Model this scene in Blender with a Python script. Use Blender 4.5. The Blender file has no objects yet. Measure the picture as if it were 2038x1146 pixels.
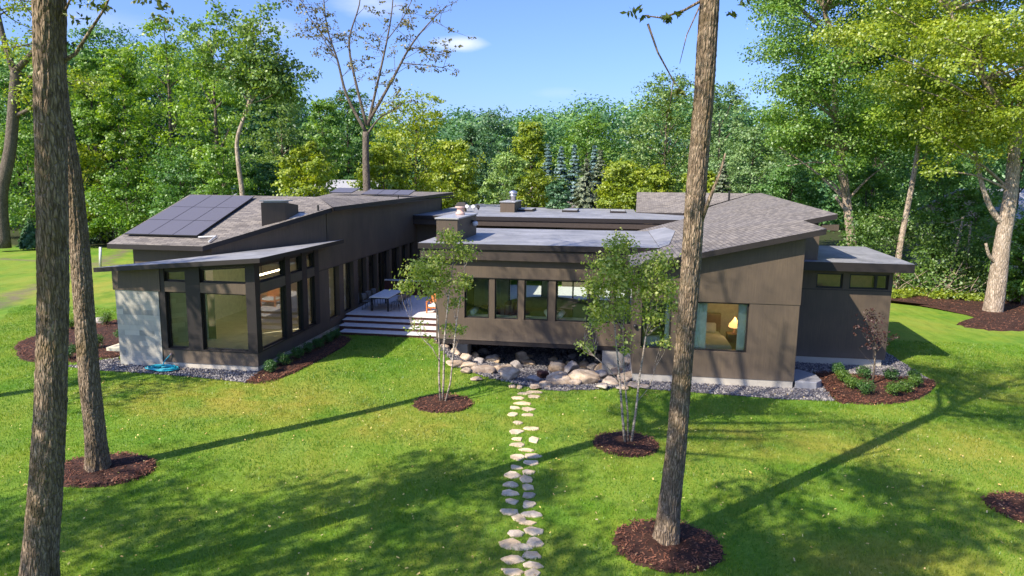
import bpy, math, random
import numpy as np
from mathutils import Vector, Matrix

R = math.radians
S = bpy.context.scene

# ------------------------------------------------------------------ camera
cam_data = bpy.data.cameras.new("camera")
cam_data.lens = 24.38
cam_data.sensor_width = 36.0
cam_data.clip_start = 0.1
cam_data.clip_end = 3000
cam = bpy.data.objects.new("camera", cam_data)
S.collection.objects.link(cam)
PITCH, ROLL, YAW = R(8.99), R(-0.74), R(7.98)
CAM_H = 7.3
_f = Vector((0, math.cos(PITCH), -math.sin(PITCH)))
_r0 = Vector((1, 0, 0))
_u0 = Vector((0, math.sin(PITCH), math.cos(PITCH)))
_r = _r0 * math.cos(ROLL) - _u0 * math.sin(ROLL)
_u = _r0 * math.sin(ROLL) + _u0 * math.cos(ROLL)
_m = Matrix((_r, _u, -_f)).transposed()
cam.matrix_world = Matrix.Translation((0, 0, CAM_H)) @ (Matrix.Rotation(YAW, 3, 'Z') @ _m).to_4x4()
S.camera = cam

# ------------------------------------------------------------------ light
SUN_EL = R(42)
TRAVEL = Vector((0.682, 0.731))            # plan direction the light travels
SKY_STRENGTH = 0.13
world = bpy.data.worlds.new("World")
S.world = world
world.use_nodes = True
wn, wl = world.node_tree.nodes, world.node_tree.links
bg = wn["Background"]
sky = wn.new("ShaderNodeTexSky")
sky.sky_type = 'NISHITA'
sky.sun_disc = False
sky.sun_elevation = SUN_EL
sky.sun_rotation = math.atan2(-TRAVEL.x, -TRAVEL.y)
sky.air_density = 1.0
sky.dust_density = 1.6
sky.ozone_density = 4.0
bg.inputs[1].default_value = SKY_STRENGTH
# a few small clouds, fixed to sky directions
tc = wn.new("ShaderNodeTexCoord")
def wmath(op, a, b=None, c=None):
    n = wn.new("ShaderNodeMath"); n.operation = op
    for i, x in enumerate((a, b, c)):
        if x is None: continue
        if isinstance(x, (int, float)): n.inputs[i].default_value = x
        else: wl.new(x, n.inputs[i])
    return n.outputs[0]
nz = wn.new("ShaderNodeTexNoise"); nz.inputs["Scale"].default_value = 14; nz.inputs["Detail"].default_value = 7
nz.inputs["Roughness"].default_value = 0.6
mp = wn.new("ShaderNodeMapping"); mp.inputs["Scale"].default_value = (1, 1, 3)
wl.new(tc.outputs["Generated"], mp.inputs[0]); wl.new(mp.outputs[0], nz.inputs[0])
total = None
sep = wn.new("ShaderNodeSeparateXYZ"); wl.new(tc.outputs["Generated"], sep.inputs[0])
CLOUDS = [(-0.2073, 0.9618, 0.1788, 0.042, 0.011, 1.0), (-0.3167, 0.9221, 0.2223, 0.05, 0.016, .6), (-0.6068, 0.7755, 0.1742, 0.07, 0.018, .2),
          (-0.4451, 0.8759, 0.1865, 0.04, 0.014, .3), (-0.0749, 0.9902, 0.1175, 0.04, 0.008, .14)]
for (cx, cy, cz, w, h, amt) in CLOUDS:
    dx = wmath('DIVIDE', wmath('SUBTRACT', sep.outputs[0], cx), w)
    dy = wmath('DIVIDE', wmath('SUBTRACT', sep.outputs[1], cy), 0.3)
    dz = wmath('DIVIDE', wmath('SUBTRACT', sep.outputs[2], cz), h)
    d2 = wmath('ADD', wmath('ADD', wmath('MULTIPLY', dx, dx), wmath('MULTIPLY', dy, dy)), wmath('MULTIPLY', dz, dz))
    fall = wmath('SUBTRACT', 1.0, d2)
    nn = wmath('MULTIPLY', wmath('SUBTRACT', nz.outputs[0], 0.42), 2.2)
    v = wmath('MULTIPLY', wmath('MAXIMUM', wmath('ADD', fall, nn), 0.0), amt * 0.6)
    v = wmath('MULTIPLY', v, wmath('MAXIMUM', wmath('SUBTRACT', 1.0, wmath('MULTIPLY', d2, 0.45)), 0.0))
    total = v if total is None else wmath('ADD', total, v)
total = wmath('MINIMUM', total, 0.9)
mixc = wn.new("ShaderNodeMix"); mixc.data_type = 'RGBA'
wl.new(total, mixc.inputs[0])
deep = wn.new("ShaderNodeMix"); deep.data_type = 'RGBA'; deep.blend_type = 'MULTIPLY'; deep.inputs[0].default_value = 1
wl.new(sky.outputs[0], deep.inputs[6]); deep.inputs[7].default_value = (0.45, 0.51, 0.74, 1)      # clear late-summer blue
wl.new(deep.outputs[2], mixc.inputs[6])
mixc.inputs[7].default_value = (3.2, 3.3, 3.6, 1)
wl.new(mixc.outputs[2], bg.inputs[0])

sun_data = bpy.data.lights.new("sun", 'SUN')
sun_data.energy = 3.4
sun_data.angle = R(0.5)
sun_data.color = (1.0, 0.89, 0.73)
sun = bpy.data.objects.new("sun", sun_data)
S.collection.objects.link(sun)
_d = Vector((TRAVEL.x * math.cos(SUN_EL), TRAVEL.y * math.cos(SUN_EL), -math.sin(SUN_EL)))
sun.rotation_euler = _d.to_track_quat('-Z', 'Y').to_euler()
sun.location = (-40, -40, 60)

S.view_settings.view_transform = 'Standard'
S.view_settings.look = 'None'
S.view_settings.gamma = 1
S.view_settings.exposure = 1.48
S.render.engine = 'CYCLES'
S.cycles.max_bounces = 6
S.cycles.transparent_max_bounces = 12
S.cycles.diffuse_bounces = 4
S.cycles.use_denoising = True
S.cycles.sample_clamp_indirect = 4

# ------------------------------------------------------------------ helpers
def link(o, parent=None):
    S.collection.objects.link(o)
    if parent is not None:
        o.parent = parent
    return o
def tag(o, label=None, cat=None, group=None, kind=None):
    for k, v in (("label", label), ("category", cat), ("group", group), ("kind", kind)):
        if v: o[k] = v
    return o
def empty(name, loc, label=None, cat=None, group=None):
    o = bpy.data.objects.new(name, None)
    o.empty_display_size = 0.2
    o.location = loc
    link(o)
    return tag(o, label, cat, group)
class MB:
    """collects verts and faces (in world coordinates) and links them as one mesh object"""
    def __init__(s): s.v, s.f, s.m = [], [], []
    def add(s, vs, fs, m=0):
        k = len(s.v); s.v += [tuple(x) for x in vs]; s.f += [tuple(i + k for i in q) for q in fs]; s.m += [m] * len(fs); return s
    def box(s, a, b, m=0):
        x0, y0, z0 = a; x1, y1, z1 = b
        return s.add([(x0,y0,z0),(x1,y0,z0),(x1,y1,z0),(x0,y1,z0),(x0,y0,z1),(x1,y0,z1),(x1,y1,z1),(x0,y1,z1)],
                     [(0,3,2,1),(4,5,6,7),(0,1,5,4),(1,2,6,5),(2,3,7,6),(3,0,4,7)], m)
    def obox(s, c, size, rz=0, m=0, rx=0, ry=0):
        M = Matrix.Translation(c) @ Matrix.Rotation(rz, 4, 'Z') @ Matrix.Rotation(ry, 4, 'Y') @ Matrix.Rotation(rx, 4, 'X')
        h = [q / 2 for q in size]
        vs = [M @ Vector((x * h[0], y * h[1], z * h[2])) for x, y, z in ((-1,-1,-1),(1,-1,-1),(1,1,-1),(-1,1,-1),(-1,-1,1),(1,-1,1),(1,1,1),(-1,1,1))]
        return s.add(vs, [(0,3,2,1),(4,5,6,7),(0,1,5,4),(1,2,6,5),(2,3,7,6),(3,0,4,7)], m)
    def slab(s, top, t, m_top=0, m_side=1):
        """polygon of 3D top points (counter-clockwise from above), thickness t straight down"""
        n = len(top)
        bot = [(x, y, z - t) for x, y, z in top]
        k = len(s.v); s.v += [tuple(p) for p in top] + bot
        s.f.append(tuple(range(k, k + n))); s.m.append(m_top)
        s.f.append(tuple(range(k + 2 * n - 1, k + n - 1, -1))); s.m.append(m_side)
        for i in range(n):
            j = (i + 1) % n
            s.f.append((k + i, k + n + i, k + n + j, k + j)); s.m.append(m_side)
        return s
    def prism(s, poly, z0, tops, m=0):
        n = len(poly); tops = [tops] * n if isinstance(tops, (int, float)) else tops
        k = len(s.v)
        s.v += [(x, y, z0) for x, y in poly] + [(x, y, t) for (x, y), t in zip(poly, tops)]
        s.f.append(tuple(range(k + n - 1, k - 1, -1))); s.m.append(m)
        s.f.append(tuple(range(k + n, k + 2 * n))); s.m.append(m)
        for i in range(n):
            j = (i + 1) % n
            s.f.append((k + i, k + j, k + n + j, k + n + i)); s.m.append(m)
        return s
    def tube(s, pts, rads, seg=8, m=0, cap=True):
        pts = [Vector(p) for p in pts]
        k = len(s.v); n = len(pts)
        ref = Vector((0, 0, 1))
        if abs((pts[-1] - pts[0]).normalized().z) > 0.9: ref = Vector((1, 0, 0))
        for i, p in enumerate(pts):
            t = (pts[min(i + 1, n - 1)] - pts[max(i - 1, 0)]).normalized()
            a = t.cross(ref).normalized(); b = t.cross(a)
            r = rads[i] if not isinstance(rads, (int, float)) else rads
            for q in range(seg):
                th = 2 * math.pi * q / seg
                s.v.append(tuple(p + a * (r * math.cos(th)) + b * (r * math.sin(th))))
        for i in range(n - 1):
            for q in range(seg):
                q2 = (q + 1) % seg
                s.f.append((k + i * seg + q, k + i * seg + q2, k + (i + 1) * seg + q2, k + (i + 1) * seg + q)); s.m.append(m)
        if cap:
            s.f.append(tuple(k + q for q in range(seg - 1, -1, -1))); s.m.append(m)
            s.f.append(tuple(k + (n - 1) * seg + q for q in range(seg))); s.m.append(m)
        return s
    def lathe(s, c, prof, seg=20, m=0):
        k = len(s.v); n = len(prof)
        for r, z in prof:
            for q in range(seg):
                th = 2 * math.pi * q / seg
                s.v.append((c[0] + r * math.cos(th), c[1] + r * math.sin(th), c[2] + z))
        for i in range(n - 1):
            for q in range(seg):
                q2 = (q + 1) % seg
                s.f.append((k + i * seg + q, k + i * seg + q2, k + (i + 1) * seg + q2, k + (i + 1) * seg + q)); s.m.append(m)
        s.f.append(tuple(k + q for q in range(seg - 1, -1, -1))); s.m.append(m)
        s.f.append(tuple(k + (n - 1) * seg + q for q in range(seg))); s.m.append(m)
        return s
    def build(s, name, mats, parent=None, smooth=False, bevel=0):
        me = bpy.data.meshes.new(name)
        mats = mats if isinstance(mats, (list, tuple)) else [mats]
        off = Vector((0, 0, 0)) if parent is None else parent_world(parent)
        if parent is None and s.v:
            a = np.array(s.v); off = Vector((float(a[:, 0].mean()), float(a[:, 1].mean()), float(a[:, 2].min())))
        me.from_pydata([(x - off.x, y - off.y, z - off.z) for x, y, z in s.v], [], s.f)
        for m in mats: me.materials.append(m)
        if len(mats) > 1: me.polygons.foreach_set("material_index", s.m)
        if smooth: me.polygons.foreach_set("use_smooth", [True] * len(s.f))
        me.update()
        o = bpy.data.objects.new(name, me)
        if parent is None: o.location = off
        link(o, parent)
        if bevel:
            b = o.modifiers.new("bevel", 'BEVEL'); b.width = bevel; b.segments = 2; b.limit_method = 'ANGLE'
        return o
def parent_world(o):
    v = Vector((0, 0, 0))
    while o is not None:
        v += Vector(o.location); o = o.parent
    return v
def np_mesh(name, verts, faces, mats, parent=None, smooth=False, mat_idx=None, nverts=4):
    """verts (N,3) world coords, faces (M,nverts) int arrays -> one mesh, fast"""
    verts = np.asarray(verts, dtype=np.float32); faces = np.asarray(faces, dtype=np.int32)
    off = np.zeros(3, np.float32)
    if parent is not None: off = np.array(parent_world(parent), np.float32)
    elif len(verts): off = np.array([verts[:, 0].mean(), verts[:, 1].mean(), verts[:, 2].min()], np.float32)
    me = bpy.data.meshes.new(name)
    me.vertices.add(len(verts)); me.vertices.foreach_set("co", (verts - off).ravel())
    me.loops.add(faces.size); me.loops.foreach_set("vertex_index", faces.ravel())
    me.polygons.add(len(faces))
    me.polygons.foreach_set("loop_start", np.arange(0, faces.size, faces.shape[1], dtype=np.int32))
    me.polygons.foreach_set("loop_total", np.full(len(faces), faces.shape[1], dtype=np.int32))
    if smooth: me.polygons.foreach_set("use_smooth", np.ones(len(faces), dtype=bool))
    for m in (mats if isinstance(mats, (list, tuple)) else [mats]): me.materials.append(m)
    if mat_idx is not None: me.polygons.foreach_set("material_index", np.asarray(mat_idx, dtype=np.int32))
    me.update(calc_edges=True)
    o = bpy.data.objects.new(name, me)
    if parent is None: o.location = [float(x) for x in off]
    return link(o, parent)

# ------------------------------------------------------------------ materials
class MT:
    def __init__(s, name):
        s.m = bpy.data.materials.new(name); s.m.use_nodes = True
        s.n, s.l = s.m.node_tree.nodes, s.m.node_tree.links
        s.b = s.n["Principled BSDF"]; s.out = s.n["Material Output"]
        s.b.inputs["Specular IOR Level"].default_value = 0.3
        s.tc = s.n.new("ShaderNodeTexCoord"); s.geo = s.n.new("ShaderNodeNewGeometry")
        s.obj = s.tc.outputs["Object"]; s.pos = s.geo.outputs["Position"]
    def put(s, x, sock):
        if isinstance(x, (int, float)): sock.default_value = x
        elif isinstance(x, tuple): sock.default_value = (*x, 1) if len(x) == 3 and len(sock.default_value) == 4 else x
        else: s.l.new(x, sock)
    def map(s, src, scale=(1, 1, 1), rot=(0, 0, 0), loc=(0, 0, 0)):
        n = s.n.new("ShaderNodeMapping"); s.l.new(src, n.inputs[0])
        n.inputs["Scale"].default_value = scale; n.inputs["Rotation"].default_value = rot; n.inputs["Location"].default_value = loc
        return n.outputs[0]
    def noise(s, src, scale=5, detail=4, rough=.5, dist=0):
        n = s.n.new("ShaderNodeTexNoise"); s.l.new(src, n.inputs[0])
        n.inputs["Scale"].default_value = scale; n.inputs["Detail"].default_value = detail; n.inputs["Roughness"].default_value = rough
        n.inputs["Distortion"].default_value = dist
        return n.outputs[0]
    def vor(s, src, scale=5, feat='F1', out=0, rand=1):
        n = s.n.new("ShaderNodeTexVoronoi"); n.feature = feat; s.l.new(src, n.inputs[0]); n.inputs["Scale"].default_value = scale
        n.inputs["Randomness"].default_value = rand
        return n.outputs[out]
    def wave(s, src, scale, dist=0, dscale=1, axis='X', prof='SIN'):
        n = s.n.new("ShaderNodeTexWave"); s.l.new(src, n.inputs[0]); n.bands_direction = axis; n.wave_profile = prof
        n.inputs["Scale"].default_value = scale; n.inputs["Distortion"].default_value = dist; n.inputs["Detail"].default_value = 2
        n.inputs["Detail Scale"].default_value = dscale
        return n.outputs[1]
    def ramp(s, f, stops, interp='LINEAR'):
        n = s.n.new("ShaderNodeValToRGB"); s.l.new(f, n.inputs[0]); cr = n.color_ramp; cr.interpolation = interp
        while len(cr.elements) < len(stops): cr.elements.new(0.5)
        for e, (p, c) in zip(cr.elements, stops):
            e.position = p; e.color = (*c, 1) if len(c) == 3 else c
        return n.outputs[0]
    def mix(s, f, a, b, mode='MIX'):
        n = s.n.new("ShaderNodeMix"); n.data_type = 'RGBA'; n.blend_type = mode
        s.put(f, n.inputs[0]); s.put(a, n.inputs[6]); s.put(b, n.inputs[7]); return n.outputs[2]
    def math(s, op, a, b=0.0):
        n = s.n.new("ShaderNodeMath"); n.operation = op; s.put(a, n.inputs[0]); s.put(b, n.inputs[1]); return n.outputs[0]
    def rng(s, f, a, b, c, d):
        n = s.n.new("ShaderNodeMapRange"); s.put(f, n.inputs[0])
        for i, x in enumerate((a, b, c, d)): n.inputs[i + 1].default_value = x
        return n.outputs[0]
    def bump(s, h, strength=.5, dist=.02, normal=None):
        n = s.n.new("ShaderNodeBump"); s.l.new(h, n.inputs["Height"]); n.inputs["Strength"].default_value = strength; n.inputs["Distance"].default_value = dist
        if normal is not None: s.l.new(normal, n.inputs["Normal"])
        return n.outputs[0]
    def set(s, col=None, rough=None, normal=None, spec=None, metal=None):
        for k, x in (("Base Color", col), ("Roughness", rough), ("Normal", normal), ("Specular IOR Level", spec), ("Metallic", metal)):
            if x is not None: s.put(x, s.b.inputs[k])
        return s.m
def simple(name, col, rough=.6, var=.12, scale=6, spec=.3, metal=0):
    t = MT(name); n = t.noise(t.pos, scale, 5, .6)
    c = t.mix(t.rng(n, .3, .7, 0, 1), tuple(x * (1 - var) for x in col), tuple(x * (1 + var) for x in col))
    return t.set(c, rough, t.bump(t.noise(t.pos, scale * 12, 3), .12, .004), spec, metal)

def m_siding():
    t = MT("siding")
    # fine vertical grain of the cladding plus faint weather marks
    g = t.noise(t.map(t.pos, (26, 26, 1.3)), 1.0, 4, .6)
    w = t.noise(t.map(t.pos, (1, 1, .6)), .9, 4, .55)
    c = t.mix(t.rng(w, .3, .7, 0, 1), (.078, .060, .042), (.130, .097, .065))
    c = t.mix(t.rng(g, .35, .65, 0, .45), c, (.058, .045, .036))
    # tone steps from board to board and splash dirt at the foot
    x = t.n.new("ShaderNodeSeparateXYZ"); t.l.new(t.pos, x.inputs[0])
    bd = t.noise(t.map(t.math('FLOOR', t.math('MULTIPLY', t.math('ADD', x.outputs[0], x.outputs[1]), .82)), (1, 1, 1)), 7.3, 0)
    c = t.mix(t.rng(bd, .35, .65, 0, .22), c, (.07, .055, .048))
    c = t.mix(t.math('MULTIPLY', t.rng(x.outputs[2], .3, .75, .45, 0), t.noise(t.pos, 4, 4)), c, (.20, .165, .13))
    return t.set(c, .62, t.bump(g, .35, .006), .35)
def m_fascia():
    t = MT("dark_trim"); g = t.noise(t.map(t.pos, (3, 3, 20)), 1, 3)
    return t.set(t.mix(g, (.013, .011, .011), (.026, .021, .020)), .55, None, .35)
def m_shingle(name, rot):
    t = MT(name); p = t.map(t.pos, (1, 1, 1), (0, 0, rot))
    n = t.n.new("ShaderNodeTexBrick"); t.l.new(p, n.inputs[0]); n.offset = .5
    n.inputs["Scale"].default_value = 1.0; n.inputs["Brick Width"].default_value = .34; n.inputs["Row Height"].default_value = .15
    n.inputs["Mortar Size"].default_value = .012; n.inputs["Mortar Smooth"].default_value = .4; n.inputs["Bias"].default_value = 0
    n.inputs["Color1"].default_value = (0, 0, 0, 1); n.inputs["Color2"].default_value = (1, 1, 1, 1); n.inputs["Mortar"].default_value = (.2, .2, .2, 1)
    big = t.noise(t.pos, .5, 3); fine = t.noise(t.pos, 40, 2); mid = t.noise(t.map(p, (1.6, 4.5, 1)), 1.3, 3, .7)
    c = t.ramp(t.math('ADD', t.math('MULTIPLY', n.outputs[0], .5), t.math('MULTIPLY', mid, .6)), [(.15, (.060, .057, .054)), (.42, (.130, .120, .108)), (.62, (.195, .178, .156)), (.9, (.29, .262, .222))])
    c = t.mix(.25, c, t.ramp(fine, [(.3, (.06, .055, .055)), (.7, (.30, .26, .24))]))
    c = t.mix(t.rng(big, .35, .65, 0, .3), c, (.19, .18, .185))
    c = t.mix(t.rng(n.outputs[1], 0, 1, 0, .65), c, (.05, .045, .045))
    return t.set(c, .9, t.bump(t.math('SUBTRACT', 1, n.outputs[1]), .6, .02), .2)
def m_membrane():
    t = MT("roof_membrane"); a = t.noise(t.pos, .7, 6, .65, .6); b = t.noise(t.pos, 3.5, 4)
    c = t.ramp(a, [(.3, (.13, .135, .145)), (.5, (.21, .215, .23)), (.7, (.30, .305, .325))])
    c = t.mix(t.rng(b, .35, .7, 0, .25), c, (.34, .345, .36))
    v = t.vor(t.pos, 2.3, 'F1', 0)
    spots = t.math('LESS_THAN', t.math('ADD', v, t.math('MULTIPLY', t.noise(t.pos, 1.1, 2), .2)), .2)
    c = t.mix(t.math('MULTIPLY', spots, .7), c, (.05, .045, .04))
    s = t.wave(t.map(t.pos, (1, 1, 1)), .5, 0, 1, 'Y', 'SAW')
    c = t.mix(t.math('MULTIPLY', t.math('GREATER_THAN', s, .985), .5), c, (.13, .13, .14))
    return t.set(c, .55, t.bump(b, .2, .01), .35)
def m_concrete(name="concrete", k=1.0):
    t = MT(name); a = t.noise(t.pos, 1.6, 6, .6); b = t.noise(t.pos, 30, 3)
    c = t.mix(a, (.36 * k, .33 * k, .28 * k), (.56 * k, .52 * k, .44 * k)); c = t.mix(t.rng(b, .3, .8, 0, .25), c, (.25 * k, .23 * k, .2 * k))
    return t.set(c, .85, t.bump(b, .3, .005))
def m_block():
    t = MT("block_veneer")
    n = t.n.new("ShaderNodeTexBrick"); x = t.n.new("ShaderNodeSeparateXYZ"); t.l.new(t.pos, x.inputs[0])
    cb = t.n.new("ShaderNodeCombineXYZ"); t.l.new(t.math('ADD', x.outputs[0], x.outputs[1]), cb.inputs[0]); t.l.new(x.outputs[2], cb.inputs[1])
    t.l.new(cb.outputs[0], n.inputs[0]); n.offset = .37
    n.inputs["Scale"].default_value = 1.0; n.inputs["Brick Width"].default_value = .62; n.inputs["Row Height"].default_value = .2
    n.inputs["Mortar Size"].default_value = .004; n.inputs["Mortar Smooth"].default_value = .5
    n.inputs["Color1"].default_value = (0, 0, 0, 1); n.inputs["Color2"].default_value = (1, 1, 1, 1); n.inputs["Mortar"].default_value = (.3, .3, .3, 1)
    c = t.ramp(n.outputs[0], [(0, (.22, .22, .20)), (.5, (.33, .325, .29)), (1, (.44, .43, .37))])
    a = t.noise(t.pos, 2.2, 5, .6, .4); c = t.mix(t.rng(a, .4, .7, 0, .55), c, (.46, .42, .35))
    c = t.mix(t.rng(n.outputs[1], 0, 1, 0, .35), c, (.2, .2, .19))
    return t.set(c, .85, t.bump(t.noise(t.pos, 35, 4), .35, .006))
def m_glass(tint=(.90, .97, .92), refl=1.0):
    t = MT("window_glass"); t.n.remove(t.b)
    tr = t.n.new("ShaderNodeBsdfTransparent"); tr.inputs[0].default_value = (*tint, 1)
    gl = t.n.new("ShaderNodeBsdfGlossy"); gl.inputs["Roughness"].default_value = 0.01; gl.inputs[0].default_value = (.95, .98, 1, 1)
    fr = t.n.new("ShaderNodeFresnel"); fr.inputs[0].default_value = 1.6
    f = t.math('MINIMUM', t.math('MULTIPLY', fr.outputs[0], 1.5 * refl), .95)
    mx = t.n.new("ShaderNodeMixShader"); t.l.new(f, mx.inputs[0]); t.l.new(tr.outputs[0], mx.inputs[1]); t.l.new(gl.outputs[0], mx.inputs[2])
    t.l.new(mx.outputs[0], t.out.inputs[0]); return t.m
def m_solar():
    t = MT("solar_cell"); w = t.wave(t.pos, 6, 0, 1, 'X', 'SAW'); w2 = t.wave(t.pos, 6, 0, 1, 'Y', 'SAW')
    g = t.math('MAXIMUM', t.math('GREATER_THAN', w, .96), t.math('GREATER_THAN', w2, .96))
    c = t.mix(t.math('MULTIPLY', g, .5), (.10, .095, .11), (.15, .145, .165))
    return t.set(c, .42, None, .6)
def leafmat(name, cols, trans=.35, rough=.55, clump=.35, cs=1.2, dry=False):
    """leaf colour varies leaf by leaf and over patches of the crown; light passes through the blades"""
    t = MT(name); t.n.remove(t.b)
    r = t.geo.outputs["Random Per Island"]; oi = t.n.new("ShaderNodeObjectInfo")
    n = t.noise(t.pos, cs, 2)
    f = t.math('ADD', t.math('MULTIPLY', r, 1 - clump), t.math('MULTIPLY', t.rng(n, .3, .7, 0, 1), clump))
    k = len(cols) - 1
    c = t.ramp(f, [(i / k, q) for i, q in enumerate(cols)])
    if dry: c = t.mix(dryness(t), c, t.mix(r, (.20, .19, .022), (.40, .36, .065)))
    df = t.n.new("ShaderNodeBsdfDiffuse"); t.l.new(c, df.inputs[0])
    tl = t.n.new("ShaderNodeBsdfTranslucent"); c2 = t.mix(1.0, c, (1.35, 1.3, .6), 'MULTIPLY'); t.l.new(c2, tl.inputs[0])
    m1 = t.n.new("ShaderNodeMixShader"); m1.inputs[0].default_value = trans; t.l.new(df.outputs[0], m1.inputs[1]); t.l.new(tl.outputs[0], m1.inputs[2])
    gl = t.n.new("ShaderNodeBsdfGlossy"); gl.inputs["Roughness"].default_value = rough; gl.inputs[0].default_value = (.85, .9, .88, 1)
    m2 = t.n.new("ShaderNodeMixShader"); m2.inputs[0].default_value = .045; t.l.new(m1.outputs[0], m2.inputs[1]); t.l.new(gl.outputs[0], m2.inputs[2])
    t.l.new(m2.outputs[0], t.out.inputs[0]); return t.m
def m_bark(name, a, b, c, s=1.0, moss=None):
    t = MT(name); p = t.map(t.pos, (9 * s, 9 * s, 2.9 * s)); n = t.noise(p, 1, 6, .65, .8); v = t.vor(t.map(t.pos, (17 * s, 17 * s, 4.2 * s)), 1, 'DISTANCE_TO_EDGE', 0)
    col = t.ramp(n, [(.3, a), (.5, b), (.72, c)]); col = t.mix(t.rng(v, 0, .14, .6, 0), col, tuple(x * .35 for x in a))
    lic = t.noise(t.pos, 9, 5, .7); col = t.mix(t.rng(lic, .55, .72, 0, .45), col, tuple(min(.6, x * 1.5) for x in c)); col = t.mix(t.rng(t.noise(t.pos, 2.3, 4, .6), .48, .3, 0, .5), col, tuple(x * .8 for x in a))
    if moss: col = t.mix(t.rng(t.noise(t.pos, 1.6, 4, .6), .5, .68, 0, .6), col, moss)
    h = t.math('ADD', t.rng(v, 0, .25, 0, 1), n)
    return t.set(col, .9, t.bump(h, .9, .03), .15)
def m_birch():
    t = MT("birch_bark"); n = t.noise(t.map(t.pos, (8, 8, 26)), 1, 4, .6); m = t.noise(t.pos, 3, 3)
    c = t.ramp(n, [(.38, (.05, .045, .04)), (.48, (.28, .24, .20)), (.68, (.46, .41, .36))]); c = t.mix(t.rng(m, .45, .65, 0, .4), c, (.30, .19, .12))
    return t.set(c, .7)
def m_rock(name, a, b, c):
    t = MT(name); n = t.noise(t.pos, 3.2, 7, .62, .3); oi = t.n.new("ShaderNodeObjectInfo"); g = t.noise(t.pos, 22, 4, .7)
    col = t.ramp(n, [(.3, a), (.5, b), (.7, c)]); col = t.mix(t.rng(g, .4, .75, 0, .35), col, tuple(x * .45 for x in a))
    tint = t.ramp(oi.outputs["Random"], [(0, (.75, .72, .72)), (.35, (1, .97, .92)), (.7, (1.1, 1.0, .86)), (1, (.86, .86, .9))])
    return t.set(t.mix(1, col, tint, 'MULTIPLY'), .85, t.bump(t.math('ADD', n, t.math('MULTIPLY', g, .4)), .7, .03))
def m_chips(name, cols, clump=.3):
    t = MT(name); r = t.geo.outputs["Random Per Island"]; n = t.noise(t.pos, 3, 3)
    f = t.math('ADD', t.math('MULTIPLY', r, 1 - clump), t.math('MULTIPLY', n, clump)); k = len(cols) - 1
    return t.set(t.ramp(f, [(i / k, q) for i, q in enumerate(cols)]), .85)
def dryness(t):
    """where the lawn has gone yellow: a few worn places with soft edges, plus small patches"""
    x = t.n.new("ShaderNodeSeparateXYZ"); t.l.new(t.pos, x.inputs[0]); n = t.noise(t.pos, .55, 4, .65); tot = None
    for u, v, a, b, k in ((-12.5, 20.5, 5.0, 2.2, .75), (-6.5, 19.2, 3.0, 1.6, .6), (4.5, 19.6, 4.5, 1.5, .55), (10.5, 20.5, 3.5, 1.6, .5), (5.6, 13.2, 2.6, 1.2, .5), (-3.0, 19.8, 2.0, .8, .4), (15.5, 26, 4, 3, .45), (-30, 40, 9, 6, .5)):
        dx = t.math('DIVIDE', t.math('SUBTRACT', x.outputs[0], u), a); dy = t.math('DIVIDE', t.math('SUBTRACT', x.outputs[1], v), b)
        q = t.math('MULTIPLY', t.rng(t.math('ADD', t.math('MULTIPLY', dx, dx), t.math('MULTIPLY', dy, dy)), 0, 1.3, 1, 0), k)
        tot = q if tot is None else t.math('MAXIMUM', tot, q)
    return t.math('MINIMUM', t.math('MULTIPLY', t.math('ADD', tot, .10), t.rng(n, .36, .62, .1, 1.25)), .9)
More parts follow.
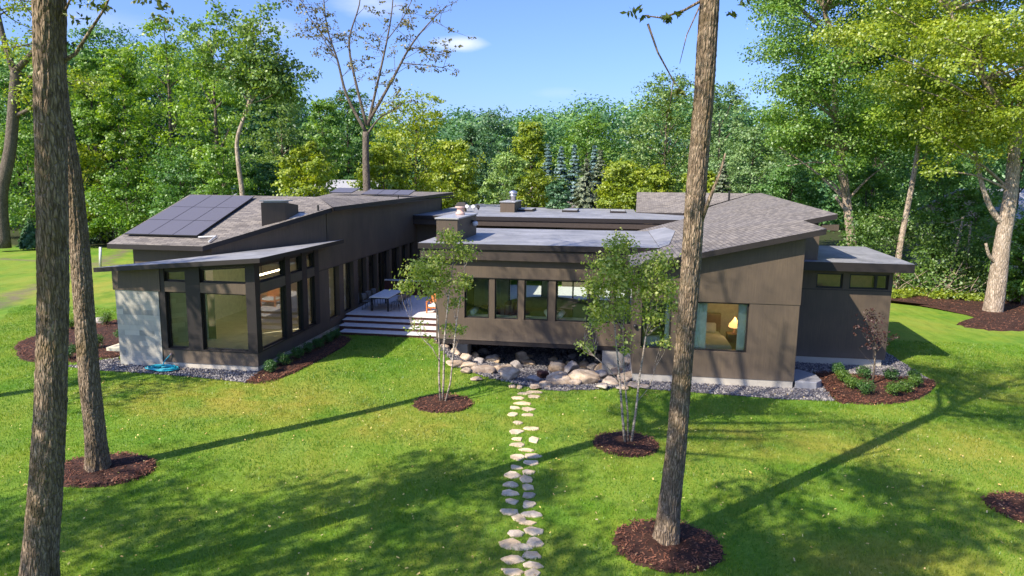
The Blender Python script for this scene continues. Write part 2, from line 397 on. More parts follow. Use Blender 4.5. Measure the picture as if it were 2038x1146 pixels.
def m_lawn():
    t = MT("lawn"); x = t.n.new("ShaderNodeSeparateXYZ"); t.l.new(t.pos, x.inputs[0])
    big = t.noise(t.pos, .16, 5, .6, .4); mid = t.noise(t.pos, 1.1, 5, .7); fine = t.noise(t.map(t.pos, (1, 1, 1)), 22, 4, .8)
    c = t.ramp(mid, [(.30, (.042, .150, .007)), (.5, (.090, .215, .009)), (.70, (.170, .270, .015))])
    c = t.mix(t.rng(big, .42, .64, 0, .6), c, (.34, .32, .060))
    c = t.mix(t.rng(big, .46, .34, 0, .5), c, (.050, .165, .020))
    # mowing stripes, bent a little
    w = t.wave(t.map(t.pos, (1, 1, 1), (0, 0, R(-24))), .21, 1.6, .3, 'X'); c = t.mix(t.rng(w, .35, .65, 0, .3), c, (.16, .29, .04))
    st = t.noise(t.map(t.pos, (2.4, .35, 1), (0, 0, R(-24))), 1.3, 4, .7)
    c = t.mix(t.rng(st, .52, .7, 0, .5), c, (.20, .32, .06)); c = t.mix(t.rng(st, .48, .3, 0, .5), c, (.03, .10, .010))
    c = t.mix(t.rng(fine, .35, .75, 0, .5), c, (.15, .25, .03))
    c = t.mix(t.rng(fine, .5, .25, 0, .6), c, (.022, .05, .010))
    c = t.mix(dryness(t), c, t.mix(mid, (.21, .20, .025), (.35, .32, .06)))
    # bare, scuffed earth across the far left lawn
    sc = t.math('MULTIPLY', t.rng(t.math('ABSOLUTE', t.math('SUBTRACT', t.math('ADD', x.outputs[1], t.math('MULTIPLY', x.outputs[0], 2.25)), t.math('ADD', -45.5, t.math('MULTIPLY', t.noise(t.pos, .35, 3), 6.0)))), 0, 2.8, 1, 0), t.rng(x.outputs[0], -26, -31, 0, 1))
    sc2 = t.math('MULTIPLY', t.rng(t.math('ABSOLUTE', t.math('SUBTRACT', x.outputs[1], t.math('ADD', 50.0, t.math('MULTIPLY', t.noise(t.pos, .3, 3), 3.0)))), 0, .8, 1, 0), t.rng(x.outputs[0], -28, -33, 0, 1))
    sc3 = t.math('MULTIPLY', t.math('MAXIMUM', sc, sc2), t.rng(t.noise(t.pos, 1.2, 4, .7), .35, .6, .2, 1))
    c = t.mix(sc3, c, t.mix(mid, (.10, .075, .055), (.22, .17, .13)))
    # woodland floor past the lawn edge
    dist = t.math('ADD', x.outputs[1], t.math('MULTIPLY', t.noise(t.pos, .2, 3), 5)); edge = t.rng(dist, 64, 66, 0, 1)
    c = t.mix(edge, c, t.mix(mid, (.02, .03, .012), (.06, .07, .025)))
    return t.set(c, .85, t.bump(t.math('ADD', t.math('MULTIPLY', fine, .6), mid), .8, .06), .15)

M = dict(
    siding=m_siding(), trim=m_fascia(), frame=simple("window_frame", (.016, .015, .015), .4),
    shin_u=m_shingle("shingle_front", 0), shin_v=m_shingle("shingle_side", R(90)),
    membrane=m_membrane(), concrete=m_concrete(), pier=m_concrete("pier_concrete", .95), block=m_block(), glass=m_glass(),
    solar=m_solar(), black=simple("black_metal", (.02, .02, .02), .4), steel=simple("steel", (.62, .62, .64), .3, .05, metal=.9), cap=simple("cap_flashing", (.40, .40, .41), .38, .06, metal=.3),
    white=simple("white_plastic", (.6, .6, .58), .45), deck=simple("deck_board", (.60, .59, .59), .6), riser=simple("riser", (.085, .034, .028), .6),
    copper=simple("pinkish_cap", (.55, .38, .32), .5),
    ceil=simple("ceiling", (.86, .81, .70), .8), inwall=simple("interior_wall", (.80, .76, .60), .8), carpet=simple("carpet", (.62, .57, .42), .95, .1, 3), wood=simple("oak", (.42, .20, .08), .45),
    inwhite=simple("interior_white", (.74, .74, .68), .7), darkin=simple("dark_cabinet", (.05, .05, .035), .5), cush=simple("white_cushion", (.72, .78, .74), .9), sofa=simple("beige_fabric", (.36, .27, .19), .9), green=simple("olive_fabric", (.19, .20, .12), .9),
    bed=simple("bed_linen", (.70, .72, .66), .9), fascia=simple("fascia_board", (.052, .040, .033), .6), curtain=simple("curtain", (.78, .86, .80), .85), orange=simple("orange_wood", (.50, .17, .05), .5),
    table=simple("table_top", (.84, .84, .82), .4), chair=simple("chair_grey", (.14, .145, .15), .5), soil=simple("soil", (.05, .032, .024), .95, .3, 2),
    hose=simple("teal_hose", (.02, .36, .46), .4), lawn=m_lawn(), leafs=None)
# ------------------------------------------------------------------ the house
UL, VP, VR, VM, VB = -12.84, 23.58, 25.02, 29.0, 28.88
HEAD = 3.05
def zA(v): return 5.93 + .31 * (v - 30.3)              # solar roof, rising away
def zP(u): return 4.38 + .083 * (u + 12.3)             # pavilion roof
def zR(u): return 4.29 + .2283 * (u - .74)             # bedroom wing roof
house = empty("modern_house", (-3, 32, 0), "long single storey dark brown house with sloping shingle roofs and big windows", "house")

def wall(name, to3d, s0, s1, z0, top, holes, th=.22, mat=None):
    """wall in a plane: to3d(s, z, depth); top is a function of s; holes are (s0, s1, z0, z1)"""
    mb = MB(); holes = sorted(holes)
    cuts = sorted({s0, s1, *[h[0] for h in holes], *[h[1] for h in holes]})
    def quad(a, b, za0, zb0, za1, zb1):
        for d in (0, th):
            mb.add([to3d(a, za0, d), to3d(b, zb0, d), to3d(b, zb1, d), to3d(a, za1, d)], [(0, 1, 2, 3)])
    for a, b in zip(cuts, cuts[1:]):
        hs = sorted([h for h in holes if h[0] <= a + 1e-6 and h[1] >= b - 1e-6], key=lambda h: h[2])
        z = z0
        for h in hs:
            if h[2] > z + 1e-6: quad(a, b, z, z, h[2], h[2])
            z = h[3]
        quad(a, b, z, z, top(a), top(b))
    for a, b, c, d in holes:
        for p, q in (((a, c), (b, c)), ((b, c), (b, d)), ((b, d), (a, d)), ((a, d), (a, c))):
            mb.add([to3d(p[0], p[1], 0), to3d(q[0], q[1], 0), to3d(q[0], q[1], th), to3d(p[0], p[1], th)], [(0, 1, 2, 3)])
    for a in (s0, s1): mb.add([to3d(a, z0, 0), to3d(a, top(a), 0), to3d(a, top(a), th), to3d(a, z0, th)], [(0, 1, 2, 3)])
    mb.add([to3d(s0, z0, 0), to3d(s1, z0, 0), to3d(s1, z0, th), to3d(s0, z0, th)], [(0, 1, 2, 3)])
    return mb.build(name, mat or M['siding'], house)
def window(to3d, s0, s1, z0, z1, top=None, mull=(), depth=.1, fw=.055, name="window"):
    """frame bars round the opening and between panes (part), with its glass (sub-part)"""
    top = top or (lambda s: z1)
    mb = MB()
    def bar(a, b, c, d, da=0, db=.07):       # corners in (s, z)
        P = [to3d(*p, depth + da) for p in (a, b, c, d)] + [to3d(*p, depth + db) for p in (a, b, c, d)]
        mb.add(P, [(0, 1, 2, 3), (4, 5, 6, 7), (0, 1, 5, 4), (1, 2, 6, 5), (2, 3, 7, 6), (3, 0, 4, 7)])
    bar((s0, z0), (s1, z0), (s1, z0 + fw), (s0, z0 + fw))
    bar((s0, top(s0) - fw), (s1, top(s1) - fw), (s1, top(s1)), (s0, top(s0)))
    bar((s0, z0 + fw), (s0 + fw, z0 + fw), (s0 + fw, top(s0) - fw), (s0, top(s0) - fw))
    bar((s1 - fw, z0 + fw), (s1, z0 + fw), (s1, top(s1) - fw), (s1 - fw, top(s1) - fw))
    for m, mw in mull:
        bar((m - mw / 2, z0 + fw), (m + mw / 2, z0 + fw), (m + mw / 2, top(m) - fw), (m - mw / 2, top(m) - fw), -.02)
    w = mb.build(name, M['frame'], house)
    g = MB(); e = .01
    edges = [s0 + fw] + [x for m, mw in mull for x in (m - mw / 2, m + mw / 2)] + [s1 - fw]
    for a, b in zip(edges[::2], edges[1::2]):
        g.add([to3d(a, z0 + fw, depth + .035), to3d(b, z0 + fw, depth + .035), to3d(b, top(b) - fw, depth + .035), to3d(a, top(a) - fw, depth + .035)], [(0, 1, 2, 3)])
    g.build("pane", M['glass'], w)
    return w
def front(v): return lambda s, z, d: (s, v + d, z)
def side(u): return lambda s, z, d: (u - d, s, z)

# --- pavilion (glass room at the left)
fP, sP = front(VP), side(UL)
MB().prism([(-18.5, VP), (-16.72, VP), (-16.72, VP + .3), (-18.5, VP + .3)], -.1, 2.94).build("block_wall", M['block'], house)
MB().prism([(-18.5, VP + .3), (-18.2, VP + .3), (-16.1, 26.2), (-16.3, 26.4)], -.1, 2.94).build("block_wall", M['block'], house)
mb = MB()
mb.add([(-18.56, VP - .03, 2.94), (-16.62, VP - .03, 2.94), (-16.62, VP - .03, zP(-16.62) - .17), (-18.56, VP - .03, zP(-18.56) - .17),
        (-18.56, VP + .3, 2.94), (-16.62, VP + .3, 2.94), (-16.62, VP + .3, zP(-16.62) - .17), (-18.56, VP + .3, zP(-18.56) - .17)],
       [(0, 1, 2, 3), (4, 7, 6, 5), (0, 4, 5, 1), (1, 5, 6, 2), (3, 2, 6, 7), (0, 3, 7, 4)])
mb.build("wall_panel", M['siding'], house)
mb = MB().prism([(-18.5, VP + .3), (-18.25, VP + .3), (-16.1, 26.2), (-16.3, 26.4)], 2.94, [zP(-18.5) - .17, zP(-18.25) - .17, zP(-16.1) - .17, zP(-16.3) - .17]); mb.build("wall_panel", M['siding'], house)
tP = lambda s: zP(s) - .19
# spandrel, beam and posts of the glass room, each a real member
MB().box((-16.66, VP, .22), (UL, VP + .3, .72)).build("sill_wall", M['siding'], house)
MB().prism([(UL, VP + .3), (UL, 29.25), (UL - .3, 29.25), (UL - .3, VP + .3)], .22, .72).build("sill_wall", M['siding'], house)
MB().box((-16.66, VP - .02, .72), (UL + .02, VP + .14, .765)).box((UL - .14, VP + .14, .72), (UL + .02, 29.2, .765)).build("sill", M['trim'], house)
MB().box((-16.62, VP, 2.94), (UL, VP + .26, 3.33)).build("beam", M['siding'], house)
MB().box((UL - .26, VP + .26, 2.94), (UL, 29.25, 3.33)).build("beam", M['siding'], house)
def post(u0, u1, v0, v1, z0, z1f): MB().prism([(u0, v0), (u1, v0), (u1, v1), (u0, v1)], z0, [z1f(u0), z1f(u1), z1f(u1), z1f(u0)]).build("post", M['trim'], house)
post(UL - .36, UL + .012, VP - .012, VP + .36, .765, lambda u: zP(u) - .18)
post(-15.6, -15.02, VP - .01, VP + .24, .765, lambda u: zP(u) - .18)
post(-16.68, -16.45, VP - .005, VP + .24, .765, lambda u: zP(u) - .18)
for v0, v1 in ((26.02, 26.46), (27.55, 28.03), (28.8, 29.25)):
    post(UL - .24, UL + .008, v0, v1, .765, lambda u: zP(u) - .18)
for a, b in ((-16.45, -15.6), (-15.02, UL - .36)):
    window(fP, a, b, .765, 2.94, depth=.12)
    window(fP, a, b, 3.33, 3.8, top=lambda s: zP(s) - .34, depth=.12)
for a, b in ((VP + .36, 26.02), (26.46, 27.55), (28.03, 28.8)):
    window(sP, a, b, .765, 2.94, depth=.1)
    window(sP, a, b, 3.33, 3.98, depth=.1)
mb = MB()
mb.add([(-16.45, VP + .03, zP(-16.45) - .34), (UL - .3, VP + .03, zP(UL) - .34), (UL - .3, VP + .03, zP(UL) - .18), (-16.45, VP + .03, zP(-16.45) - .18),
        (-16.45, VP + .2, zP(-16.45) - .34), (UL - .3, VP + .2, zP(UL) - .34), (UL - .3, VP + .2, zP(UL) - .18), (-16.45, VP + .2, zP(-16.45) - .18)],
       [(0, 1, 2, 3), (4, 7, 6, 5), (0, 4, 5, 1), (1, 5, 6, 2), (3, 2, 6, 7), (0, 3, 7, 4)])
mb.box((UL - .2, VP + .36, 3.98), (UL - .02, 29.25, zP(UL) - .19)).build("head_trim", M['trim'], house)
MB().box((-16.7, VP + .03, -.1), (UL - .03, VP + .3, .22)).box((UL - .3, VP + .3, -.1), (UL - .03, 52, .22)).build("foundation", M['concrete'], house)
pr = [(-18.86, 23.0), (-12.3, 23.0), (-12.3, 30.95), (-12.84, 30.2), (-16.1, 25.62)]
MB().slab([(u, v, zP(u)) for u, v in pr], .17).build("roof", [M['membrane'], M['trim'], M['ceil']], house)

# --- left wing under the solar roof
wl_top = lambda v: 5.73 + .0025 * (v - 30)
LW = [(30.35, 31.57, .6, HEAD), (32.16, 33.5, .6, HEAD), (34.1, 35.38, .6, HEAD), (35.72, 37.05, .58, HEAD), (37.3, 39.3, .6, HEAD), (39.75, 41.3, .6, HEAD), (41.75, 43.1, .6, HEAD), (43.45, 44.6, .6, HEAD)]
wall("wall", sP, 29.25, 30.3, .22, lambda v: zP(UL) - .2, [], .24)
wall("wall", sP, 30.3, 52.3, .22, wl_top, LW, .24)
for i, (a, b, c, d) in enumerate(LW):
    if i == 3:
        w = window(sP, a + .32, b, c, d, depth=.19)
        dr = MB().box((UL - .22, a, c), (UL - .17, a + .3, d)).build("door", M['trim'], house)
        MB().box((UL - .17, a + .16, 1.3), (UL - .1, a + .2, 1.75)).build("handle", M['steel'], dr)
    elif i >= 4: window(sP, a, b, c, d, depth=.19, mull=[((a + b) / 2, .16)])
    else: window(sP, a, b, c, d, depth=.19)
# line of the siding joint over the windows, a proud strip
MB().box((UL + .003, 29.28, 3.06), (UL + .014, 45.2, 3.085)).build("joint_trim", M['trim'], house)
# upper wall turning away above the pavilion roof
mb = MB()
W2, W3 = (-15.95, 26.0), (UL, 30.2)
mb.prism([W2, W3, (W3[0] - .22, W3[1] + .1), (W2[0] - .15, W2[1] + .2)], 3.7, [zA(26.0) - .2, 5.72, 5.72, zA(26.2) - .2])
mb.prism([(-19.4, 26.0), W2, (W2[0] - .15, W2[1] + .2), (-19.4, 26.2)], -.1, [zA(26.0) - .2, zA(26.0) - .2, zA(26.2) - .2, zA(26.2) - .2])
mb.prism([(-19.6, 26.2), (-19.4, 26.2), (-19.4, 52.3), (-19.6, 52.3)], -.1, [zA(26.2) - .25, zA(26.2) - .25, 4.4, 4.4])
mb.prism([(-19.4, 52.1), (UL, 52.1), (UL, 52.3), (-19.4, 52.3)], -.1, 5.7)
mb.build("wall", M['siding'], house)
T = (-13.77, 31.54, 6.31)
P1, P2, P3, P5, F1, E = (-20.25, 25.55, zA(25.55)), (-16.07, 25.57, zA(25.57)), (-12.44, 30.1, 5.93), (-20.35, 31.55, zA(31.55)), (-12.44, 38.7, 6.0), (-12.44, 54.5, 6.14)
mb = MB().slab([P1, P2, (-12.5, 30.15, zA(30.15)), T, P5], .2)
mb.build("roof", [M['shin_u'], M['trim']], house)
MB().slab([(P3[0], P3[1], P3[2] - .02), (F1[0], F1[1], F1[2]), (T[0], T[1] + .02, T[2] - .02)], .2).build("roof", [M['shin_u'], M['trim']], house)
MB().slab([(-17.2, 38.7, 6.04), (F1[0], F1[1] + .01, F1[2]), E, (-21.5, 54.5, 6.16)], .2).build("roof", [M['shin_v'], M['trim']], house)
# back slope of the solar roof
MB().slab([(P5[0], P5[1] + .02, P5[2] - .02), (T[0], T[1] + .03, T[2] - .02), (F1[0] - .02, F1[1], F1[2] - .03), (-17.2, 38.68, 6.0), (-21.5, 54.4, 5.6), (-24.5, 50, 3.6)], .15).build("roof", [M['shin_v'], M['trim']], house)
MB().box((-12.43, 30.2, 5.74), (-12.41, 54.5, 5.83)).build("gutter", M['trim'], house)
# solar panels, 3 x 3 on the front slope and a row on the rear roof
def panel(u0, u1, v0, v1, zf, lift=.13):
    top = [(u0, v0, zf(u0, v0) + lift), (u1, v0, zf(u1, v0) + lift), (u1, v1, zf(u1, v1) + lift), (u0, v1, zf(u0, v1) + lift)]
    p = MB().slab(top, .04, 1, 1).build("solar_panel", [M['solar'], M['frame']], house)
    e = .014
    q = [(u0 + e, v0 + e, zf(u0, v0 + e) + lift + .004), (u1 - e, v0 + e, zf(u1, v0 + e) + lift + .004), (u1 - e, v1 - e, zf(u1, v1 - e) + lift + .004), (u0 + e, v1 - e, zf(u0, v1 - e) + lift + .004)]
    MB().add(q, [(0, 1, 2, 3)]).build("cell_sheet", M['solar'], p)
for i in range(3):
    for j in range(3):
        u0 = -20.0 + i * 1.085; v0 = 26.3 + j * 1.61
        panel(u0, u0 + 1.078, v0, v0 + 1.602, lambda u, v: zA(v))
for u0, w0 in ((-18.0, 1.5), (-15.85, 1.03), (-14.8, 1.03), (-13.75, 1.03)):
    panel(u0, u0 + w0, 43.0, 44.6, lambda u, v: 6.06 + .17 * (v - 43), .12 if w0 < 1.2 else .2)
pv = MB().tube([(-16.66, 26.25, zA(26.25) + .08), (-15.98, 26.42, zA(26.42) + .07), (-15.97, 25.85, zA(25.85) + .07)], .035, 8).build("conduit", M['white'], house)
# chimney with metal cap and a vent pipe on the solar roof
ch = MB().prism([(-14.68, 27.78), (-13.96, 28.5), (-13.75, 29.35), (-14.72, 29.35)], 5.0, [6.14, 6.14, 6.02, 6.02]).build("chimney", M['siding'], house)
MB().prism([(-14.72, 27.72), (-13.92, 28.5), (-13.8, 28.95), (-14.75, 28.95)], 6.2, 6.24).prism([(-14.64, 27.9), (-14.05, 28.5), (-13.95, 28.85), (-14.64, 28.85)], 6.08, 6.2).build("chimney_cap", M['cap'], ch)
MB().slab([(-13.9, 28.72, zA(28.72) + .02), (-13.62, 28.75, zA(28.75) + .02), (-13.3, 29.3, zA(29.3) + .02), (-13.74, 29.35, zA(29.35) + .02)], .02).build("flashing", [M['cap'], M['cap']], ch)
MB().tube([(-13.0, 29.75, 5.6), (-13.0, 29.75, 6.0)], .045, 8).build("vent_pipe", M['black'], house)
MB().tube([(-12.6, 40.4, 5.9), (-12.6, 40.4, 6.2)], .04, 8).build("vent_pipe", M['black'], house)

# --- connector and flat roofs
wall("wall", front(45.2), UL, -7.2, -.1, lambda s: 4.3, [(-12.2, -10.6, .6, 3.0)], .2)
window(front(45.2), -12.2, -10.6, .6, 3.0)
MB().prism([(-7.4, 29.3), (-7.2, 29.3), (-7.2, 45.2), (-7.4, 45.2)], .2, [3.94, 3.94, 3.94, 3.94]).build("wall", M['siding'], house)
bf = MB()
bf.slab([(UL + .01, 44.3, 4.83), (4.5, 44.3, 4.87), (6.5, 48.5, 4.88), (1.9, 53.2, 4.86), (1.9, 60, 4.83), (-13.2, 60, 4.83)], .26)
bf.build("roof", [M['membrane'], M['trim']], house)
MB().box((UL + .01, 44.36, 4.24), (4.6, 44.6, 4.57)).build("fascia", M['fascia'], house)
MB().box((UL, 52.4, 3.6), (-9.9, 67, 4.80)).build("roof_extension", M['membrane'], house)
MB().box((UL, 58.5, -.1), (4, 58.7, 4.5)).box((-3, 44.9, .2), (4.4, 45.1, 4.24)).build("wall", M['siding'], house)
for u0 in (-6.95, -3.6, -.05):
    sk = MB().box((u0, 52.0, 4.84), (u0 + 1.15, 54.6, 5.0)).build("skylight", M['trim'], house)
    MB().box((u0 + .05, 52.05, 5.0), (u0 + 1.1, 54.55, 5.03)).build("pane", M['cap'], sk)
ch = MB().box((-8.0, 50.3, 4.8), (-6.95, 54.3, 5.56)).build("chimney", M['siding'], house)
MB().box((-8.06, 50.24, 5.56), (-6.89, 54.36, 5.62)).build("chimney_cap", M['cap'], ch)
MB().lathe((-7.35, 52.4, 5.62), [(.18, 0), (.18, .34), (.27, .36), (.27, .44), (.2, .46), (.2, .52), (.33, .55), (.33, .62), (.27, .70), (.1, .78)], 20).build("flue", M['steel'], ch, True)
v_ = MB().box((-11.15, 50.0, 4.83), (-10.55, 50.6, 5.25)).build("roof_vent", M['siding'], house)
MB().add([(-11.3, 49.85, 5.25), (-10.4, 49.85, 5.25), (-10.4, 50.75, 5.25), (-11.3, 50.75, 5.25), (-11.1, 50.05, 5.52), (-10.6, 50.05, 5.52), (-10.6, 50.55, 5.52), (-11.1, 50.55, 5.52)],
         [(0, 3, 2, 1), (4, 5, 6, 7), (0, 1, 5, 4), (1, 2, 6, 5), (2, 3, 7, 6), (3, 0, 4, 7)]).build("vent_cap", M['trim'], v_)
for du in (.0, .45, .8):
    MB().tube([(-10.3 + du, 49.7, 4.95), (-10.3 + du, 49.7, 5.22), (-10.3 + du, 49.45, 5.26)], .13, 12).build("exhaust_vent", M['white'] if du < .6 else M['black'], house)

# --- middle block bridging the stone bed
mb = MB().slab([(-8.1, 28.68, 4.53), (2.02, 28.68, 4.58), (2.02, 38.0, 4.58), (-8.1, 37.8, 4.55)], .24)
mb.build("roof", [M['membrane'], M['trim']], house)
MB().box((-8.03, 28.76, 3.86), (1.2, 28.97, 4.29)).box((-8.03, 28.97, 3.86), (-7.8, 37.7, 4.29)).build("fascia", M['fascia'], house)
MB().box((-7.8, 28.97, 3.96), (1.2, 37.7, 4.0)).build("soffit", M['trim'], house)
WM = [(-6.12, -5.06, 1.3, HEAD), (-4.82, -3.8, 1.3, HEAD), (-3.54, -2.5, 1.3, HEAD), (-2.2, 1.02, 1.3, HEAD)]
wall("wall", front(VM), -7.4, 1.3, .31, lambda s: 3.95, [(-6.14, 1.04, 1.28, HEAD)], .24)
for a, b in ((-5.06, -4.82), (-3.8, -3.54), (-2.5, -2.2)):
    MB().box((a, VM + .04, 1.28), (b, VM + .24, HEAD)).build("post", M['siding'], house)
MB().box((.14, VM + .04, 1.28), (.3, VM + .24, HEAD)).build("post", M['siding'], house)
for a, b, mu in ((-6.14, -5.06, ()), (-4.82, -3.8, ()), (-3.54, -2.5, ()), (-2.2, .14, [(-.81, .12)]), (.3, 1.04, ())):
    window(front(VM), a, b, 1.28, HEAD, mull=mu, depth=.12)
MB().box((-7.38, VM + .003 - .012, 3.06), (1.3, VM, 3.08)).build("joint_trim", M['trim'], house)
MB().box((-7.38, VM + .02, .12), (1.5, 44, .3)).build("floor_frame", M['trim'], house)
MB().box((-.15, VM + .06, -1.4), (1.06, VM + .5, .29)).build("pier", M['pier'], house)
MB().box((-6.6, VM + .5, -1.4), (-6.1, VM + 1.3, .13)).build("pier", M['pier'], house)
ch = MB().box((-7.47, 29.4, 4.5), (-6.54, 33.7, 5.52)).build("chimney", M['siding'], house)
MB().box((-7.53, 29.34, 5.52), (-6.48, 33.76, 5.58)).build("chimney_cap", M['cap'], ch)
MB().lathe((-7.0, 32.1, 5.58), [(.22, 0), (.22, .1), (.16, .12), (.16, .3), (.24, .32), (.24, .38)], 16).build("flue", M['copper'], ch, True)
fl = MB().box((-6.5, 32.3, 5.2), (-6.38, 32.6, 5.32)).build("flood_light", M['black'], ch)
MB().lathe((-6.36, 32.3, 5.05), [(.05, 0), (.11, .04), (.11, .16), (.05, .2)], 12).lathe((-6.36, 32.62, 5.05), [(.05, 0), (.11, .04), (.11, .16), (.05, .2)], 12).build("lamp_head", M['white'], fl, True)

# --- bedroom wing
jR = lambda s: HEAD
wall("wall", front(VR), .98, 6.65, .29, lambda s: zR(s) - .21, [(1.24, 2.3, 1.25, HEAD - .01), (3.05, 4.97, 1.25, HEAD - .01)], .24)
window(front(VR), 1.24, 2.3, 1.25, HEAD - .01, depth=.1)
window(front(VR), 3.05, 4.97, 1.25, HEAD - .01, depth=.1)
MB().prism([(.97, VR - .022), (6.67, VR - .022), (6.67, VR), (.97, VR)], HEAD, [zR(.97) - .21, zR(6.67) - .21, zR(6.67) - .21, zR(.97) - .21]).build("wall_panel", M['siding'], house)
MB().box((.98, VR + .02, -.3), (6.62, VR + .22, .29)).box((6.42, VR + .22, -.2), (6.62, 28.9, .29)).build("foundation", M['concrete'], house)
MB().prism([(.98, VR + .24), (1.2, VR + .24), (1.2, 29.0), (.98, 29.0)], .29, [zR(.98) - .21, zR(1.2) - .21, zR(1.2) - .21, zR(.98) - .21]).build("wall", M['siding'], house)
MB().prism([(6.43, VR + .24), (6.65, VR + .24), (6.65, 45), (6.43, 45)], .29, [zR(6.4) - .21] * 4).build("wall", M['siding'], house)
def rp(u, v): return (u, v, zR(u))
MB().slab([rp(.74, 24.57), rp(7.2, 24.57), rp(7.45, 28.45), rp(8.67, 28.35), rp(10.43, 51.2), rp(10.15, 52.4), rp(6.78, 48.1), rp(4.0, 41.3), rp(1.42, 39.6), rp(1.42, 38.4), rp(2.03, 38.0), rp(2.03, 28.28), rp(.74, 28.28)], .2).build("roof", [M['shin_v'], M['trim']], house)
MB().slab([(u, v, zR(u) + .03) for u, v in ((2.03, 28.6), (2.42, 29.0), (3.15, 34.7), (2.9, 38.0), (2.03, 37.9))], .03).build("roof_cricket", [M['membrane'], M['membrane']], house)
R2b = lambda v: 4.9 + .262 * (v - 53.3)
MB().slab([(1.88, 53.2, 4.9), (5.2, 52.0, 4.95), (6.6, 48.4, zR(6.6) + .03), (10.1, 52.5, zR(10.1) + .02), (10.0, 59, 6.3), (2.1, 59, 6.3)], .2).build("roof", [M['shin_u'], M['trim']], house)
MB().tube([(8.1, 50.2, 5.9), (8.1, 50.2, 6.62)], .07, 8).build("vent_pipe", M['black'], house)
MB().box((6.6, 28.62, 4.2), (8.14, 28.86, zR(6.9) - .21)).box((7.9, 28.86, 4.2), (8.14, 50, zR(7.9) - .21)).build("wall", M['siding'], house)
MB().box((8.16, 28.5, 5.45), (8.8, 28.7, 5.68)).build("beam_end", M['siding'], house)
# --- low flat-roofed box at the right
wall("wall", front(VB), 6.67, 11.1, .29, lambda s: 3.92, [(8.24, 10.95, 3.13, 3.72)], .22)
MB().box((9.24, VB + .02, 3.13), (9.5, VB + .22, 3.72)).build("post", M['siding'], house)
for a, b in ((8.24, 9.24), (9.5, 10.95)): window(front(VB), a, b, 3.13, 3.72, depth=.08, mull=[] if a < 9 else [(10.5, .1)])
MB().box((6.67, VB - .012, 3.06), (11.1, VB, 3.085)).build("joint_trim", M['trim'], house)
MB().box((6.67, VB + .03, -.1), (10.98, VB + .25, .29)).box((10.76, VB + .25, -.1), (10.98, 35, .29)).build("foundation", M['concrete'], house)
MB().box((10.88, VB + .22, .29), (11.1, 35, 3.92)).box((6.67, 34.8, .29), (10.88, 35, 3.92)).build("wall", M['siding'], house)
MB().slab([(6.72, 28.05, 4.26), (11.52, 28.05, 4.26), (12.2, 35.4, 4.26), (6.72, 35.4, 4.26)], .34).build("roof", [M['membrane'], M['trim']], house)

# --- interiors (floors, partitions, ceilings)
MB().box((-19.3, VP + .3, .45), (UL - .3, 52, .58)).build("floor", M['carpet'], house)
MB().box((-18.2, 33.0, .58), (UL - .3, 33.15, 4.2)).box((-18.25, 26.3, .58), (-18.1, 33.0, 4.2)).build("partition", M['inwall'], house)
MB().box((-18.1, 26.6, 3.62), (UL - .3, 52, 3.7)).build("ceiling", M['ceil'], house)
MB().box((-18.0, 33.15, .58), (-17.9, 52, 3.62)).box((-17.9, 40, .58), (-14.5, 40.1, 3.62)).build("partition", M['inwall'], house)
MB().box((-7.2, VM + .26, .3), (6.4, 36.6, .42)).build("floor", M['carpet'], house)
MB().box((.99, VR + .24, -1.3), (1.2, 40, .29)).build("foundation", M['concrete'], house)
wall("wall", lambda s, z, d: (s, 36.6 + d, z), -7.2, 1.2, .42, lambda s: 3.7, [(-5.3, -3.5, .5, 2.95), (-2.7, -1.0, .9, 2.95), (-.5, .95, .9, 2.95)], .15, M["inwall"])
for a_, b_, c_ in ((-5.3, -3.5, .5), (-2.7, -1.0, .9), (-.5, .95, .9)): window(lambda s, z, d: (s, 36.6 + d, z), a_, b_, c_, 2.95, mull=[((a_ + b_) / 2, .08)], depth=.05)
MB().box((-7.15, 37.0, .2), (4.0, 44.8, .36)).build("courtyard_floor", M["deck"], house)
MB().box((1.25, VM + .3, .42), (1.4, 36.6, 3.7)).build("partition", M['inwall'], house)
MB().box((-7.2, VM + .26, 3.6), (1.2, 36.6, 3.68)).build("ceiling", M['ceil'], house)
MB().box((1.2, VR + .24, .3), (6.42, VM + .2, .42)).build("floor", M['carpet'], house)
MB().box((1.4, 30.2, .42), (6.42, 30.35, 3.8)).box((2.6, VR + .3, .42), (2.72, 30.2, 3.6)).build("partition", M['inwall'], house)
MB().box((1.2, VR + .24, 3.5), (6.42, 30.2, 3.56)).build("ceiling", M['ceil'], house)
MB().box((6.7, 30.2, .3), (10.8, 30.3, 3.9)).build("partition", simple("terracotta_wall", (.62, .27, .14), .7), house)
MB().box((6.7, VB + .24, .3), (10.8, 34.8, .4)).build("floor", M['wood'], house)
MB().box((-6.6, 36.5, .42), (-5.75, 36.59, 2.6)).build("door", M['inwhite'], house)

# ------------------------------------------------------------------ patio
patio = empty("patio", (-10, 35, 0)); tag(patio, None, None, None, 'structure')
mb = MB().box((-12.8, 32.15, .55), (-7.45, 38.2, .57))
mb.build("deck", M['deck'], patio)
st = [(32.15, .57, 38.1, -12.8, -7.45), (31.53, .43, 32.14, -12.72, -7.5), (30.82, .285, 31.52, -12.6, -7.5), (30.15, .14, 30.81, -12.34, -7.5)]
for i, (v0, z, v1, u0, u1) in enumerate(st):
    r = MB().box((u0, v0 + .05, -.1), (u1, v1 + .04, z - .022)).build("step", M['riser'], patio)
    if i: MB().box((u0, v0, z - .02), (u1, v1 + .03, z)).build("tread", M['deck'], r)
w_ = MB().box((-12.8, 38.22, .4), (-7.42, 38.38, 1.38)).build("parapet", M['riser'], patio)
MB().box((-12.8, 38.18, 1.38), (-7.42, 38.42, 1.44)).build("cap", M['white'], w_)
